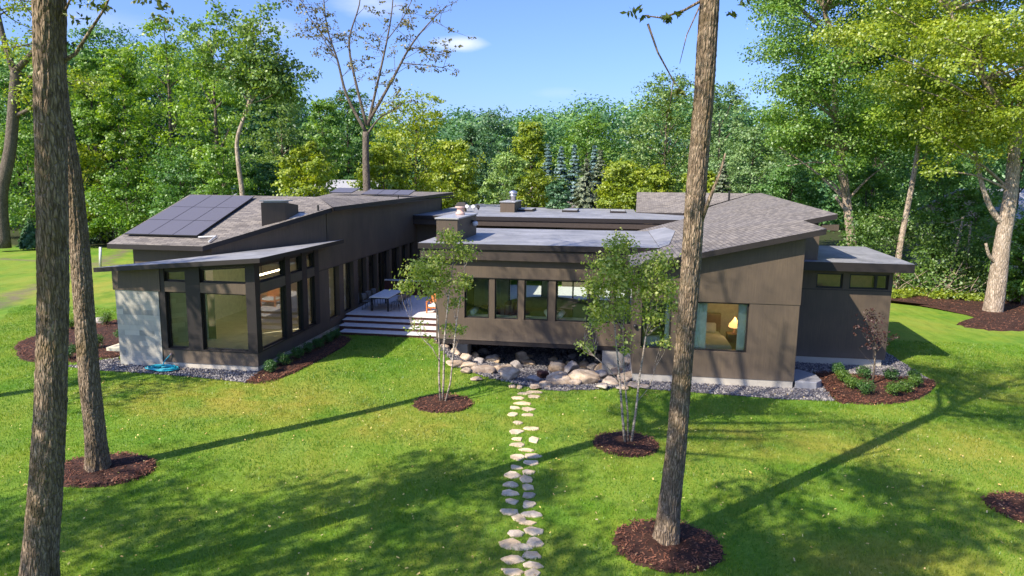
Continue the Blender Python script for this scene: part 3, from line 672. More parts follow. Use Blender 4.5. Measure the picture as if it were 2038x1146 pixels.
# ------------------------------------------------------------------ ground
rs = np.random.RandomState(7)
CREEK_U = [-9.0, -8.2, -7.66, -6.87, -5.77, -4.48, -3.65, -2.49, -1.77, -.23, 1.09, 1.3, 1.8]
CREEK_V = [40, 33, 30.0, 27.9, 25.5, 24.4, 23.9, 23.3, 23.15, 23.6, 24.2, 26.5, 40]
def creek(u, v):
    e = np.interp(u, CREEK_U, CREEK_V)
    t = np.clip((v - e - .1) / 5.2, 0, 1); t = np.where(t < .1, t * t * 5, t - .05) / .95
    t2 = np.clip((48 - v) / 3, 0, 1)
    t3 = np.clip((1.15 - u) / .6, 0, 1) * np.clip((u + 8.6) / .8, 0, 1)
    return t * t2 * t3
def ground_z(u, v):
    u = np.asarray(u, float); v = np.asarray(v, float)
    z = .035 * np.sin(u * .21 + 1) * np.sin(v * .17) * np.clip((np.hypot(u, v) - 35) / 20, 0, 1) * 6
    return z - .95 * creek(u, v)
def in_poly(px, py, poly):
    px = np.asarray(px); py = np.asarray(py); c = np.zeros(px.shape, bool); n = len(poly); j = n - 1
    for i in range(n):
        xi, yi = poly[i]; xj, yj = poly[j]
        c ^= ((yi > py) != (yj > py)) & (px < (xj - xi) * (py - yi) / (yj - yi + 1e-12) + xi); j = i
    return c
gu = np.concatenate([[-700, -350, -180, -120, -90, -70, -60, -50, -44, -38, -33, -29], np.arange(-25, -9.1, 1), np.arange(-9, 2.6, .25), np.arange(3, 26, 1), [28, 32, 38, 46, 60, 80, 120, 200, 400, 700]])
gv = np.concatenate([[-60, -30, -10, 0, 5, 10, 15, 20], np.arange(22, 48.1, .25), [50, 53, 56, 60, 65, 70, 80, 100, 140, 220, 400, 900, 1600]])
GU, GV = np.meshgrid(gu, gv); gz = ground_z(GU, GV)
nu, nv = len(gu), len(gv)
idx = np.arange(nu * nv).reshape(nv, nu)
fc = np.stack([idx[:-1, :-1], idx[:-1, 1:], idx[1:, 1:], idx[1:, :-1]], -1).reshape(-1, 4)
g = np_mesh("ground", np.stack([GU, GV, gz], -1).reshape(-1, 3), fc, M['lawn'], smooth=True)
tag(g, kind='structure')

# ------------------------------------------------------------------ planting beds and gravel
def smooth_poly(pts, n=6):
    out = []; k = len(pts)
    for i in range(k):
        p0, p1, p2, p3 = (np.array(pts[(i + j - 1) % k], float) for j in range(4))
        for q in range(n):
            t = q / n
            out.append(tuple(.5 * ((2 * p1) + (-p0 + p2) * t + (2 * p0 - 5 * p1 + 4 * p2 - p3) * t * t + (-p0 + 3 * p1 - 3 * p2 + p3) * t ** 3)))
    return out
def circle(c, ru, rv, n=26, rot=0, wob=.05):
    return [(c[0] + math.cos(a) * ru * w, c[1] + math.sin(a) * rv * w) for a, w in ((2 * math.pi * i / n + rot, 1 + wob * math.sin(3 * i) * rs.rand()) for i in range(n))]
BEDS = []
def chip_mesh(P, Lr, Wr, tilt, seed):
    """small flat chips at points P"""
    r = np.random.RandomState(seed); n = len(P)
    a = r.rand(n) * 2 * np.pi; L = r.uniform(*Lr, n); W = r.uniform(*Wr, n)
    d = np.stack([np.cos(a), np.sin(a), r.uniform(-tilt, tilt, n)], 1); e = np.stack([-np.sin(a), np.cos(a), r.uniform(-tilt, tilt, n)], 1)
    d *= (L / 2)[:, None]; e *= (W / 2)[:, None]
    V = np.stack([P - d - e, P + d - e * .6, P + d + e, P - d * .8 + e], 1).reshape(-1, 3)
    return V, np.arange(4 * n).reshape(n, 4)
chip_m = m_chips("mulch_chip", [(.038, .015, .009), (.080, .030, .018), (.135, .052, .030), (.20, .09, .055), (.15, .058, .035), (.48, .34, .21)])
soil_m = m_chips("mulch_base", [(.028, .013, .009), (.05, .022, .014)], 1.0)
def mulch(poly, h=.07, dens=380, seed=1, lo=(.03, .09), smooth=True):
    poly = smooth_poly(poly) if smooth else poly
    A = np.array(poly); c = A.mean(0)
    A = c + (A - c) * (1 + rs.uniform(-.035, .035, len(A)))[:, None]; poly = [tuple(q) for q in A]
    BEDS.append([tuple(c + (q - c) * .975) for q in A])
    rings = [(1.02, -.05), (1.0, .02), (.96, .6 * h), (.8, h), (.5, h * 1.15), (.2, h * 1.2)]
    V, F = [], []; n = len(A)
    for t, z in rings:
        q = c + (A - c) * t; V.append(np.column_stack([q, np.full(n, z) + (rs.rand(n) - .5) * .02]))
    V = np.concatenate(V)
    for k in range(len(rings) - 1):
        for i in range(n):
            j = (i + 1) % n; F.append((k * n + i, k * n + j, (k + 1) * n + j, (k + 1) * n + i))
    V = np.concatenate([V, [[c[0], c[1], h * 1.2]]]); ci = len(V) - 1; k = (len(rings) - 1) * n
    for i in range(0, n - 1, 2): F.append((k + i, k + i + 1, k + (i + 2) % n, ci))
    area = .5 * abs(np.dot(A[:, 0], np.roll(A[:, 1], 1)) - np.dot(A[:, 1], np.roll(A[:, 0], 1)))
    m = int(area * dens * 1.6); lo_, hi_ = A.min(0), A.max(0); r = np.random.RandomState(seed)
    Q = lo_ - .1 + (hi_ - lo_ + .2) * r.rand(int(m * (hi_ - lo_).prod() / area), 2)
    inside = in_poly(Q[:, 0], Q[:, 1], poly); near = in_poly(Q[:, 0], Q[:, 1], [tuple(c + (q - c) * 1.07) for q in A]) & (r.rand(len(Q)) < .22)
    Z = np.where(inside, h + r.rand(len(Q)) * .045 - .02, .03); kk = inside | near
    P = np.column_stack([Q[kk], Z[kk]])
    CV, CF = chip_mesh(P, lo, (.012, .035), .5, seed)
    o = np_mesh("mulch_bed", np.concatenate([V, CV]), np.concatenate([np.array(F), CF + len(V)]), [soil_m, chip_m], mat_idx=[0] * len(F) + [1] * len(CF))
    return tag(o, kind='structure')
mulch(circle((-5.2, 21.25), .95, .92), seed=11); mulch(circle((.65, 18.72), .9, .9), seed=12)
mulch(circle((1.36, 13.38), 1.08, 1.0), seed=13); mulch(circle((-12.3, 14.75), 1.28, 1.0), seed=14)
mulch(circle((9.75, 16.3), .95, .85), seed=15)
mulch([(7.99, 27.21), (7.72, 23.94), (8.29, 23.72), (9.09, 23.76), (10.05, 24.2), (11.03, 25.05), (11.77, 26.14), (12.11, 27.16), (10.55, 27.3), (9.34, 27.4)], seed=16)
STRIP = [(-12.80, 23.3), (-12.66, 22.3), (-12.2, 22.2), (-11.75, 22.7), (-11.5, 23.83), (-11.32, 25.8), (-11.25, 28.0), (-11.4, 29.4), (-11.9, 29.95), (-12.3, 29.95), (-12.80, 29.6), (-12.82, 26.5)]
mulch(STRIP, seed=17, smooth=False)
mulch([(-24.6, 25.28), (-25.4, 26.95), (-25.4, 28.6), (-24.9, 30.0), (-23.9, 31.3), (-21.5, 30.0), (-19.7, 26.6), (-19.2, 25.2), (-19.5, 24.5), (-20.4, 23.7), (-21.13, 23.3), (-22.5, 23.5)], seed=18, dens=200)
mulch([(16.6, 46.6), (18.4, 45.4), (19.9, 43.0), (20.3, 41.0), (19.0, 39.6), (18.3, 38.6), (19.2, 37.5), (21.0, 37.7), (24, 38.6), (30, 40), (31, 46), (26, 48.2), (19, 48.8)], seed=19, dens=50, lo=(.08, .2), smooth=True)

peb_m = m_chips("river_gravel", [(.045, .044, .056), (.09, .087, .10), (.16, .15, .16), (.34, .32, .30), (.07, .058, .058)], .25)
gbase = simple("gravel_base", (.12, .112, .12), .95, .3, 4)
def pebbles(Q, z, size, seed):
    r = np.random.RandomState(seed); n = len(Q)
    base = np.array([(-1,-1,-1),(1,-1,-1),(1,1,-1),(-1,1,-1),(-.7,-.7,1),(.7,-.7,1),(.7,.7,1),(-.7,.7,1)], float) * .5
    a = r.rand(n) * 6.28; s = r.uniform(size[0], size[1], n); ca, sa = np.cos(a), np.sin(a)
    V = base[None] * np.stack([s * r.uniform(.8, 1.5, n), s, s * r.uniform(.5, .9, n)], 1)[:, None, :]
    V = V + (r.rand(n, 8, 3) - .5) * (s * .35)[:, None, None]
    x = V[..., 0] * ca[:, None] - V[..., 1] * sa[:, None]; y = V[..., 0] * sa[:, None] + V[..., 1] * ca[:, None]
    V = np.stack([x + Q[:, :1], y + Q[:, 1:2], V[..., 2] + z[:, None]], -1).reshape(-1, 3)
    F = np.array([(0,3,2,1),(4,5,6,7),(0,1,5,4),(1,2,6,5),(2,3,7,6),(3,0,4,7)])
    return V, (F[None] + 8 * np.arange(n)[:, None, None]).reshape(-1, 4)
def gravel(poly, dens, size, seed, on_ground=False):
    if not on_ground: BEDS.append(poly)
    A = np.array(poly); r = np.random.RandomState(seed)
    lo_, hi_ = A.min(0), A.max(0); Q = lo_ + (hi_ - lo_) * r.rand(int(dens * (hi_ - lo_).prod()), 2); Q = Q[in_poly(Q[:, 0], Q[:, 1], poly)]
    z = ground_z(Q[:, 0], Q[:, 1]) + .03
    V, F = pebbles(Q, z, size, seed)
    if on_ground:
        us = np.arange(lo_[0], hi_[0], .25); vs = np.arange(lo_[1], hi_[1], .25); a, b = np.meshgrid(us, vs)
        keep = in_poly(a + .12, b + .12, poly); bi = np.arange(a.size).reshape(a.shape)
        f = np.stack([bi[:-1, :-1], bi[:-1, 1:], bi[1:, 1:], bi[1:, :-1]], -1)[keep[:-1, :-1]]
        bv = np.stack([a, b, ground_z(a, b) + .015], -1).reshape(-1, 3); bf_ = f.reshape(-1, 4)
    else:
        bv = np.array([(x, y, .014) for x, y in poly] + [(A[:, 0].mean(), A[:, 1].mean(), .014)]); n = len(poly)
        bf_ = np.array([(i, (i + 1) % n, n, n) for i in range(n)])
        mb = MB(); mb.add([(x, y, .016) for x, y in poly], [tuple(range(n))]); bo = mb.build("gravel", gbase); tag(bo, kind='stuff'); bv = None
    if bv is not None: V2, F2, mi = np.concatenate([bv, V]), np.concatenate([bf_, F + len(bv)]), [0] * len(bf_) + [1] * len(F)
    else: V2, F2, mi = V, F, [1] * len(F)
    return tag(np_mesh("gravel", V2, F2, [gbase, peb_m], mat_idx=mi), kind='stuff')
gravel([(1.1, 25.1), (1.15, 24.1), (3.41, 23.94), (6.04, 23.74), (7.7, 23.83), (7.95, 27.3), (8.0, 28.9), (6.6, 28.9), (6.6, 25.1)], 260, (.03, .07), 21)
gravel([(7.9, 28.85), (8.02, 27.35), (9.44, 27.45), (10.61, 27.3), (12.1, 27.2), (12.1, 28.2), (12.1, 31.0), (11.8, 35), (11.0, 35), (11.0, 28.85)], 240, (.03, .07), 22)
gravel([(-19.3, 24.5), (-20.0, 23.4), (-20.3, 22.95), (-18.65, 22.69), (-16.6, 22.66), (-14.51, 22.52), (-12.64, 22.24), (-12.74, 23.3), (-12.9, 23.6), (-18.5, 23.6)], 260, (.03, .07), 23)
CREEK_POLY = [(-7.8, 30.2), (-6.9, 28.2), (-5.8, 25.75), (-4.5, 24.6), (-3.65, 24.1), (-2.5, 23.45), (-1.77, 23.3), (-.3, 23.7), (1.15, 24.3), (1.2, 29), (1.2, 41), (-8.0, 41)]
gravel(CREEK_POLY, 170, (.03, .085), 24, True)
BEDS.append(CREEK_POLY)

# ------------------------------------------------------------------ rocks
rock_m = m_rock("boulder_rock", (.27, .20, .14), (.48, .39, .29), (.66, .58, .46))
grey_m = m_rock("grey_rock", (.20, .19, .19), (.36, .34, .33), (.52, .50, .48))
import bmesh
_bm = bmesh.new(); bmesh.ops.create_icosphere(_bm, subdivisions=3, radius=1.0)
ICO_V = np.array([v.co[:] for v in _bm.verts]); ICO_F = np.array([[v.index for v in f.verts] for f in _bm.faces]); _bm.free()
def rock_mesh(name, c, size, seed, mat, rz=0, cut=5, rough=.07):
    r = np.random.RandomState(seed); V = ICO_V.copy()
    for k in range(cut):                                     # flat facets where the stone split
        n = r.randn(3); n /= np.linalg.norm(n); d = r.uniform(.40, .74); h = V @ n
        V = np.where((h > d)[:, None], V - (h - d)[:, None] * n, V)
    ph = r.rand(6) * 6
    V *= (1 + rough * (np.sin(V[:, 0] * 4 + ph[0]) * np.sin(V[:, 1] * 5 + ph[1]) + .6 * np.sin(V[:, 2] * 9 + ph[2]) * np.sin(V[:, 0] * 8 + ph[3])))[:, None]
    V += r.randn(*V.shape) * .008
    V *= np.array(size) / 2 * 1.18
    cz, sz = math.cos(rz), math.sin(rz); V = np.column_stack([V[:, 0] * cz - V[:, 1] * sz, V[:, 0] * sz + V[:, 1] * cz, V[:, 2]])
    return np_mesh(name, V + np.array(c), ICO_F, mat, smooth=(cut < 4))
BOULDERS = [(-7.43, 29.46, 0.45), (-6.96, 29.03, 0.45), (-6.43, 28.39, 0.53), (-5.94, 28.16, 0.58), (-5.85, 25.84, 0.66), (-5.34, 25.97, 0.75), (-4.63, 25.4, 0.91), (-4.16, 25.89, 0.49), (-4.91, 29.83, 0.46), (-5.77, 31.63, 0.41), (-5.11, 29.9, 0.61), (-4.06, 26.97, 0.69), (-3.8, 29.2, 0.6), (-3.76, 30.61, 0.63), (-3.45, 29.97, 0.56), (-3.55, 24.69, 1.01), (-3.26, 23.42, 0.28), (-2.97, 23.42, 0.28), (-2.44, 26.52, 0.59), (-2.68, 25.03, 0.47), (-1.99, 30.07, 0.51), (-2.15, 29.21, 0.75), (-1.53, 29.01, 0.74), (-1.71, 25.21, 1.21), (-0.62, 25.21, 1.16), (-0.91, 27.96, 0.57), (-0.54, 28.39, 0.58), (-0.99, 30.09, 0.46), (-0.54, 29.76, 0.51), (-0.18, 27.09, 0.6), (0.21, 24.73, 0.72), (0.73, 25.23, 0.69), (0.89, 28.28, 0.53), (-2.4, 30.87, 0.37), (-3.48, 31.22, 0.27), (1.04, 24.28, 0.5), (0.43, 28.17, 0.77), (-1.55, 30.16, 0.41), (1.36, 24.21, 0.37), (-0.05, 23.83, 0.45), (0.12, 29.89, 0.56), (0.59, 29.47, 0.6), (-1.02, 24.85, 0.55), (-2.1, 23.89, 0.45), (-2.43, 23.53, 0.48), (-4.64, 24.04, 0.37), (-0.35, 31.27, 0.43), (-1.52, 31.59, 0.38), (-3.59, 26.04, 0.45), (-5.87, 29.93, 0.36), (-0.2, 29.26, 0.65), (0.97, 25.99, 0.49), (-5.26, 24.93, 0.43), (0.61, 23.9, 0.41), (-5.36, 28.57, 0.44)]
EDGE = [k for k, q in enumerate(BOULDERS) if ground_z(q[0], q[1]) > -.225 and k not in (23, 24, 15, 6, 18)]
ORDINALS = "first second third fourth fifth sixth seventh eighth ninth tenth eleventh twelfth thirteenth fourteenth fifteenth sixteenth seventeenth eighteenth nineteenth twentieth twenty-first twenty-second twenty-third twenty-fourth".split()
bl = {23: "largest tan boulder at the stone bed edge, right of the path", 24: "second largest tan boulder, next to the largest one at the front of the stone bed",
      15: "long flat tan boulder at the end of the stepping stone path", 6: "broad tan boulder on the lawn side of the stone bed nearest the left birch", 18: "dark red-brown rock in the middle of the stone bed"}
for i, (u, v, w_) in enumerate(BOULDERS):
    edge = i in EDGE or i in (6, 15, 23, 24)
    h = w_ * (rs.uniform(.42, .6) if edge else rs.uniform(.6, .9))
    z = float(ground_z(u, v)) + h * .30
    if w_ > .85: sz = (w_ * 1.1, w_ * .75, h * .95)
    else: sz = (w_ * 1.05, w_ * rs.uniform(.8, 1.1), h)
    mt = rock_m if (edge or rs.rand() < .6) else grey_m
    if i == 18: mt = m_rock("red_rock", (.05, .02, .018), (.12, .055, .045), (.2, .11, .09))
    o = rock_mesh("boulder", (u, v, z), sz, 100 + i, mt, rs.uniform(-.5, .5), 7 if (edge or w_ > .5) else 3)
    if i in bl: tag(o, bl[i], "rock", "rocks of the dry stone bed")
    elif edge: tag(o, f"tan angular rock on the lawn edge of the stone bed, {ORDINALS[sum(1 for k in EDGE if BOULDERS[k][0] < u)]} from the left", "rock", "edging rocks")
    else: tag(o, "small rounded rock inside the dry stone bed under the house", "rock", "inner rocks")
ORDINAL = "first second third fourth fifth sixth seventh eighth ninth tenth eleventh twelfth thirteenth fourteenth fifteenth sixteenth seventeenth eighteenth nineteenth twentieth twenty-first twenty-second twenty-third twenty-fourth twenty-fifth twenty-sixth".split()
STONES = [(-2.88, 22.24), (-2.37, 22.5), (-2.63, 21.7), (-2.83, 21.23), (-2.4, 21.17), (-2.81, 20.61), (-2.36, 20.64), (-2.54, 19.89), (-2.1, 19.46), (-2.47, 19.13), (-2.39, 18.56), (-1.94, 18.58), (-2.32, 18.15), (-2.02, 17.81), (-2.22, 17.29), (-1.84, 17.44), (-1.82, 16.99), (-2.17, 16.63), (-1.82, 16.39), (-2.2, 16.15), (-1.82, 15.98), (-2.14, 15.61), (-1.73, 15.54), (-2.11, 15.15), (-1.66, 15.09), (-2.01, 14.73), (-1.62, 14.65), (-1.96, 14.25), (-1.52, 14.2), (-1.75, 14.0), (-1.54, 13.81), (-1.38, 13.48), (-1.72, 13.31), (-1.29, 13.04), (-1.8, 12.88), (-1.57, 12.8), (-1.28, 12.53), (-1.65, 12.34), (-1.23, 12.18), (-1.59, 11.91), (-1.23, 11.87), (-2.75, 22.75), (-2.45, 23.0)]
stone_m = m_rock("flagstone", (.40, .32, .23), (.62, .52, .38), (.78, .69, .54))
SIZES = {0: (.5, .36), 2: (.62, .3), 13: (.42, .22), 14: (.4, .42), 11: (.34, .52), 30: (.42, .18), 36: (.4, .28), 38: (.42, .24), 41: (.55, .22), 42: (.62, .26)}
for i, (u, v) in enumerate(STONES):
    w_, d_ = SIZES.get(i, (rs.uniform(.30, .50), rs.uniform(.26, .42)))
    n = int(rs.randint(6, 9)); a0 = rs.rand() * 6; P = []
    for k in range(n):
        a = a0 + 2 * math.pi * (k + rs.uniform(-.36, .36)) / n; r_ = rs.uniform(.8, 1.2)
        P.append((u + math.cos(a) * w_ / 2 * r_, v + math.sin(a) * d_ / 2 * r_))
    c = np.mean(P, 0); mb = MB(); z = .032
    BEDS.append([tuple(c + (np.array(p) - c) * .86) for p in P])
    inner = [tuple(c + (np.array(p) - c) * .93) for p in P]
    k = n
    mb.v = [(x, y, -.03) for x, y in P] + [(x, y, z - .012 + rs.uniform(-.004, .004)) for x, y in P] + [(x, y, z + rs.uniform(-.005, .005)) for x, y in inner] + [(c[0], c[1], z + .004)]
    for q in range(n):
        r2 = (q + 1) % n; mb.f += [(q, r2, n + r2, n + q), (n + q, n + r2, 2 * n + r2, 2 * n + q), (2 * n + q, 2 * n + r2, 3 * n)]
    mb.m = [0] * len(mb.f)
    o = mb.build("stepping_stone", stone_m); rn = len([s for s in STONES if s[1] > v])
    col_ = lambda q: "left" if q[0] < -2.62 + (22.5 - q[1]) * .1132 else "right"
    k_ = sum(1 for q in STONES if q[1] > v and col_(q) == col_((u, v)))
    tag(o, f"pale irregular stepping stone, {ORDINAL[k_]} from the rocks in the {col_((u, v))} column of the path", "stepping stone", "stepping stones of the lawn path")

# ------------------------------------------------------------------ grass blades and fallen leaves
blade_m = leafmat("grass_blade", [(.030, .120, .004), (.078, .215, .006), (.150, .285, .010), (.30, .36, .035)], .4, .5, .6, .45, dry=True)
r = np.random.RandomState(3)
N = 580000
Q = np.column_stack([r.uniform(-32, 21, N), 9.2 + (34 - 9.2) * r.rand(N) ** 1.35])
far = Q[:, 1] > 24
keep = (Q[:, 0] > -.78 * Q[:, 1] - 6.5) & (Q[:, 0] < .62 * Q[:, 1] + 1.5)
for poly in BEDS:
    A = np.array(poly); lo_, hi_ = A.min(0) - .02, A.max(0) + .02
    m_ = (Q[:, 0] > lo_[0]) & (Q[:, 0] < hi_[0]) & (Q[:, 1] > lo_[1]) & (Q[:, 1] < hi_[1]) & keep
    ii = np.where(m_)[0]
    if len(ii): keep[ii] &= ~in_poly(Q[ii, 0], Q[ii, 1], poly)
for poly in ([(-18.6, 23.5), (-12.7, 23.5), (-12.7, 32), (-7, 29.5), (-7, 40), (-26, 40)], [(-19.5, 24), (-19.5, 40), (-12, 40), (-12, 24)], [(.9, 24.9), (6.7, 24.9), (6.7, 28), (11.1, 28), (11.1, 40), (.9, 40)]):
    keep &= ~in_poly(Q[:, 0], Q[:, 1], poly)
Q = Q[keep]; n = len(Q)
h = r.uniform(.03, .07, n) + .035 * np.clip(np.sin(Q[:, 0] * 2.1 + np.sin(Q[:, 1] * 1.3) * 2) * np.sin(Q[:, 1] * 2.7 + Q[:, 0]), 0, 1); w_ = r.uniform(.008, .017, n) * (1 + (Q[:, 1] - 9) * .045); a = r.rand(n) * 6.28; le = r.uniform(0, .7, n) * h; b = r.rand(n) * 6.28
base = np.column_stack([Q, ground_z(Q[:, 0], Q[:, 1])]); dx = np.column_stack([np.cos(a) * w_ / 2, np.sin(a) * w_ / 2, np.zeros(n)])
tip = base + np.column_stack([np.cos(b) * le, np.sin(b) * le, h])
V = np.stack([base - dx, base + dx, tip], 1).reshape(-1, 3)
o = np_mesh("grass", V, np.arange(3 * n).reshape(n, 3), blade_m); tag(o, kind='stuff')
N = 2200
Q = np.column_stack([r.uniform(-20, 18, N), r.uniform(9.5, 27, N) ]); dn = np.clip(1.15 - (Q[:, 1] - 9) / 26, .2, 1); Q = Q[r.rand(N) < dn]
Q = Q[~in_poly(Q[:, 0], Q[:, 1], [(-19, 23.4), (-12.7, 23.4), (-12.7, 40), (-19, 40)])]
P = np.column_stack([Q, ground_z(Q[:, 0], Q[:, 1]) + r.uniform(.05, .1, len(Q))])
V, F = chip_mesh(P, (.025, .07), (.015, .035), .6, 31)
fl_m = m_chips("fallen_leaf", [(.52, .42, .10), (.60, .52, .20), (.48, .28, .08), (.55, .48, .28)], .1)
tag(np_mesh("fallen_leaves", V, F, fl_m), kind='stuff')

# ------------------------------------------------------------------ things round the house
cd = MB().prism([(6.72, 25.1), (7.45, 25.1), (7.72, 25.45), (7.72, 26.2), (7.3, 26.8), (6.72, 26.8)], -.02, .28).build("window_well_cover", M['cap'], None, False, .02)
tag(cd, "grey slab-like well cover on the gravel at the corner of the bedroom wall", "well cover")
# garden hose, coiled on the gravel
pts = []
for i in range(260):
    a = i * .21; rr = .36 + .07 * math.sin(i * .13) + .04 * math.sin(i * .61)
    pts.append((-16.4 + rr * 1.35 * math.cos(a) + .06 * math.sin(i * .045), 23.12 + rr * .75 * math.sin(a), .06 + .02 * math.sin(i * .37) + i * .0004))
pts += [(-16.6, 23.35, .12), (-16.55, 23.45, .3), (-16.36, 23.52, .52)]
o = MB().tube(pts, .019, 6).build("garden_hose", M['hose'], None, True); tag(o, "teal garden hose coiled on the gravel under the glass room sill", "hose")
MB().lathe((-16.33, VP - .06, .5), [(.015, 0), (.04, .02), (.04, .06), (.015, .09)], 10).box((-16.36, VP - .05, .52), (-16.30, VP + .01, .56)).build("hose_tap", M['copper'], house, True)
o = MB().tube([(-40.35, 50.0, -.1), (-40.25, 50.05, 1.45)], .1, 12).build("pipe_stake", M['white'], None, True); tag(o, "short white upright pipe standing on the left lawn", "pipe")
# electrical / cable things on the wall
MB().lathe((1.02, VR - .05, 2.0), [(.05, 0), (.07, .03), (.07, .1), (.04, .14)], 10).build("wall_light", M['black'], house, True)

# patio table and chairs
tb = empty("patio_table", (-11.38, 34.3, .57), "long light grey outdoor table with black legs on the patio", "table")
MB().box((-11.9, 33.1, 1.265), (-10.86, 35.5, 1.31)).build("tabletop", M['table'], tb, False, .008)
MB().box((-11.82, 33.18, 1.2), (-10.94, 35.42, 1.265)).build("apron", M['black'], tb)
for x in (-11.8, -10.96):
    for y in (33.2, 35.4):
        MB().box((x - .035, y - .035, .571), (x + .035, y + .035, 1.265)).build("leg", M['black'], tb)
def chair_parts(name, label, loc, rz, seat_m, leg_m, group=None):
    t = empty(name, loc, label, "chair", group); t.rotation_euler = (0, 0, 0)
    c, s_ = math.cos(rz), math.sin(rz); L = Vector(loc)
    def X(p): return (L.x + p[0] * c - p[1] * s_, L.y + p[0] * s_ + p[1] * c, L.z + p[2])
    mb = MB(); n = 10; top, bot = [], []
    for i in range(n + 1):
        for j in range(n + 1):
            x = -.23 + .46 * i / n; y = -.22 + .44 * j / n; z = .45 - .02 * math.cos(x * 6) * math.cos(y * 5)
            mb.v.append(X((x, y, z + .02)))
    for i in range(n):
        for j in range(n):
            q = i * (n + 1) + j; mb.f.append((q, q + n + 1, q + n + 2, q + 1)); mb.m.append(0)
    o = mb.build("seat", seat_m, t, True); m_ = o.modifiers.new("s", 'SOLIDIFY'); m_.thickness = .025
    mb = MB()
    for i in range(n + 1):
        for j in range(7):
            a = -1.15 + 2.3 * i / n; z = .52 + .3 * j / 6
            mb.v.append(X((.25 * math.sin(a), .03 + .24 * math.cos(a) * (1 + .05 * j), z)))
    for i in range(n):
        for j in range(6):
            q = i * 7 + j; mb.f.append((q, q + 7, q + 8, q + 1)); mb.m.append(0)
    o = mb.build("backrest", seat_m, t, True); m_ = o.modifiers.new("s", 'SOLIDIFY'); m_.thickness = .02
    for sx in (-1, 1):
        for sy in (-1, 1):
            MB().tube([X((sx * .18, sy * .17, .46)), X((sx * .23, sy * .23, .005))], [.016, .011], 8).build("leg", leg_m, t)
        MB().tube([X((sx * .2, .19, .44)), X((sx * .17, .26, .6))], .012, 6).build("back_strut", leg_m, t)
    return t
for i, (x, y, rz, lb) in enumerate([(-12.12, 33.5, R(90), "grey shell chair at the near end of the table's house side"), (-12.14, 34.25, R(88), "grey shell chair in the middle of the table's house side"), (-12.13, 35.05, R(93), "grey shell chair at the far end of the table's house side"),
                                (-10.62, 33.55, R(-92), "grey shell chair at the near end of the table's right side"), (-10.6, 34.3, R(-88), "grey shell chair in the middle of the table's right side"), (-10.6, 35.05, R(-94), "grey shell chair at the far end of the table's right side")]):
    chair_parts("patio_chair", lb, (x, y, .571), rz, M['chair'], M['black'], "chairs round the patio table")
t = empty("lounge_chair", (-8.55, 33.6, .571), "orange wooden lounge chair with cream cushion behind the left birch", "chair")
for x in (-8.95, -8.15):
    for y in (33.2, 33.95): MB().box((x - .03, y - .03, .571), (x + .03, y + .03, 1.12)).build("leg", M['orange'], t)
    MB().box((x - .04, 33.15, 1.12), (x + .04, 34.0, 1.16)).build("armrest", M['orange'], t)
MB().box((-8.92, 33.2, .82), (-8.18, 33.95, .88)).build("seat", M['orange'], t)
MB().obox((-8.55, 33.98, 1.2), (.74, .06, .7), 0, 0, R(-12)).build("backrest", M['orange'], t)
MB().box((-8.9, 33.22, .88), (-8.2, 33.9, 1.0)).build("cushion", M['inwhite'], t, False, .03)

# ------------------------------------------------------------------ what shows through the glass
o = MB().tube([(-14.5, 26.9, 3.15), (-14.5, 29.5, 3.15)], .035, 8).build("pendant_tube", M['white'], None)
lm = MT("lamp_glow"); lm.b.inputs["Emission Color"].default_value = (1, .78, .5, 1); lm.b.inputs["Emission Strength"].default_value = 6.0
o.data.materials[0] = lm.m; o.name = "linear_pendant"; tag(o, "lit slender linear pendant light hanging inside the glass room", "lamp")
MB().box((-14.52, 27.2, 3.17), (-14.48, 27.23, 3.62)).box((-14.52, 29.2, 3.17), (-14.48, 29.23, 3.62)).build("suspension", M['black'], o)
# window seat with bolsters in the middle block
o = MB().box((-6.1, 29.3, 1.12), (.1, 29.95, 1.30)).build("window_seat_cushion", M['cush'], None, False, .04); tag(o, "long white window seat cushion behind the middle windows", "cushion")
for u, v, z, ang, lb in ((-5.85, 29.5, 1.42, .35, "white bolster leaning at the left end of the window seat"), (-2.55, 29.5, 1.42, -.5, "white bolster on the window seat left of the wide post"), (-2.0, 29.5, 1.42, .35, "white bolster on the window seat right of the wide post"), (-.1, 29.5, 1.42, -.5, "white bolster at the right end of the window seat")):
    a = MB().tube([(u - .12 * ang, v - .05, z), (u + .2 * ang, v + .42, z + .1)], [.12, .12], 14).build("bolster", M['cush'], None, True, .0); tag(a, lb, "cushion")
sf = empty("curved_sofa", (-2.6, 33, .42), "beige curved sofa seen through the middle windows", "sofa")
def arc(c, r0, r1, a0, a1, z0, z1, n=18):
    mb = MB(); P = [(c[0] + r1 * math.cos(a0 + (a1 - a0) * i / n), c[1] + r1 * math.sin(a0 + (a1 - a0) * i / n)) for i in range(n + 1)]
    P2 = [(c[0] + r0 * math.cos(a0 + (a1 - a0) * i / n), c[1] + r0 * math.sin(a0 + (a1 - a0) * i / n)) for i in range(n, -1, -1)]
    return mb.prism(P + P2, z0, z1)
arc((-2.8, 32.8), .9, 1.9, R(10), R(200), .47, .85).build("seat", M['sofa'], sf, False, .03)
arc((-2.8, 32.8), 1.75, 2.15, R(10), R(200), .47, 1.35).build("backrest", M['sofa'], sf, False, .05)
o = MB().lathe((-2.6, 32.3, .43), [(.5, 0), (.55, .04), (.55, .3), (.5, .34)], 28).build("ottoman", M['green'], None, True); tag(o, "round olive ottoman in front of the curved sofa", "ottoman")
o = MB().box((-5.9, 31.2, .43), (-5.0, 31.8, 1.35)).box((-4.6, 31.5, .43), (-3.6, 32.0, 1.0)).build("low_cabinet", M['darkin'], None, False, .02); tag(o, "dark stepped low cabinet behind the leftmost middle windows", "cabinet")
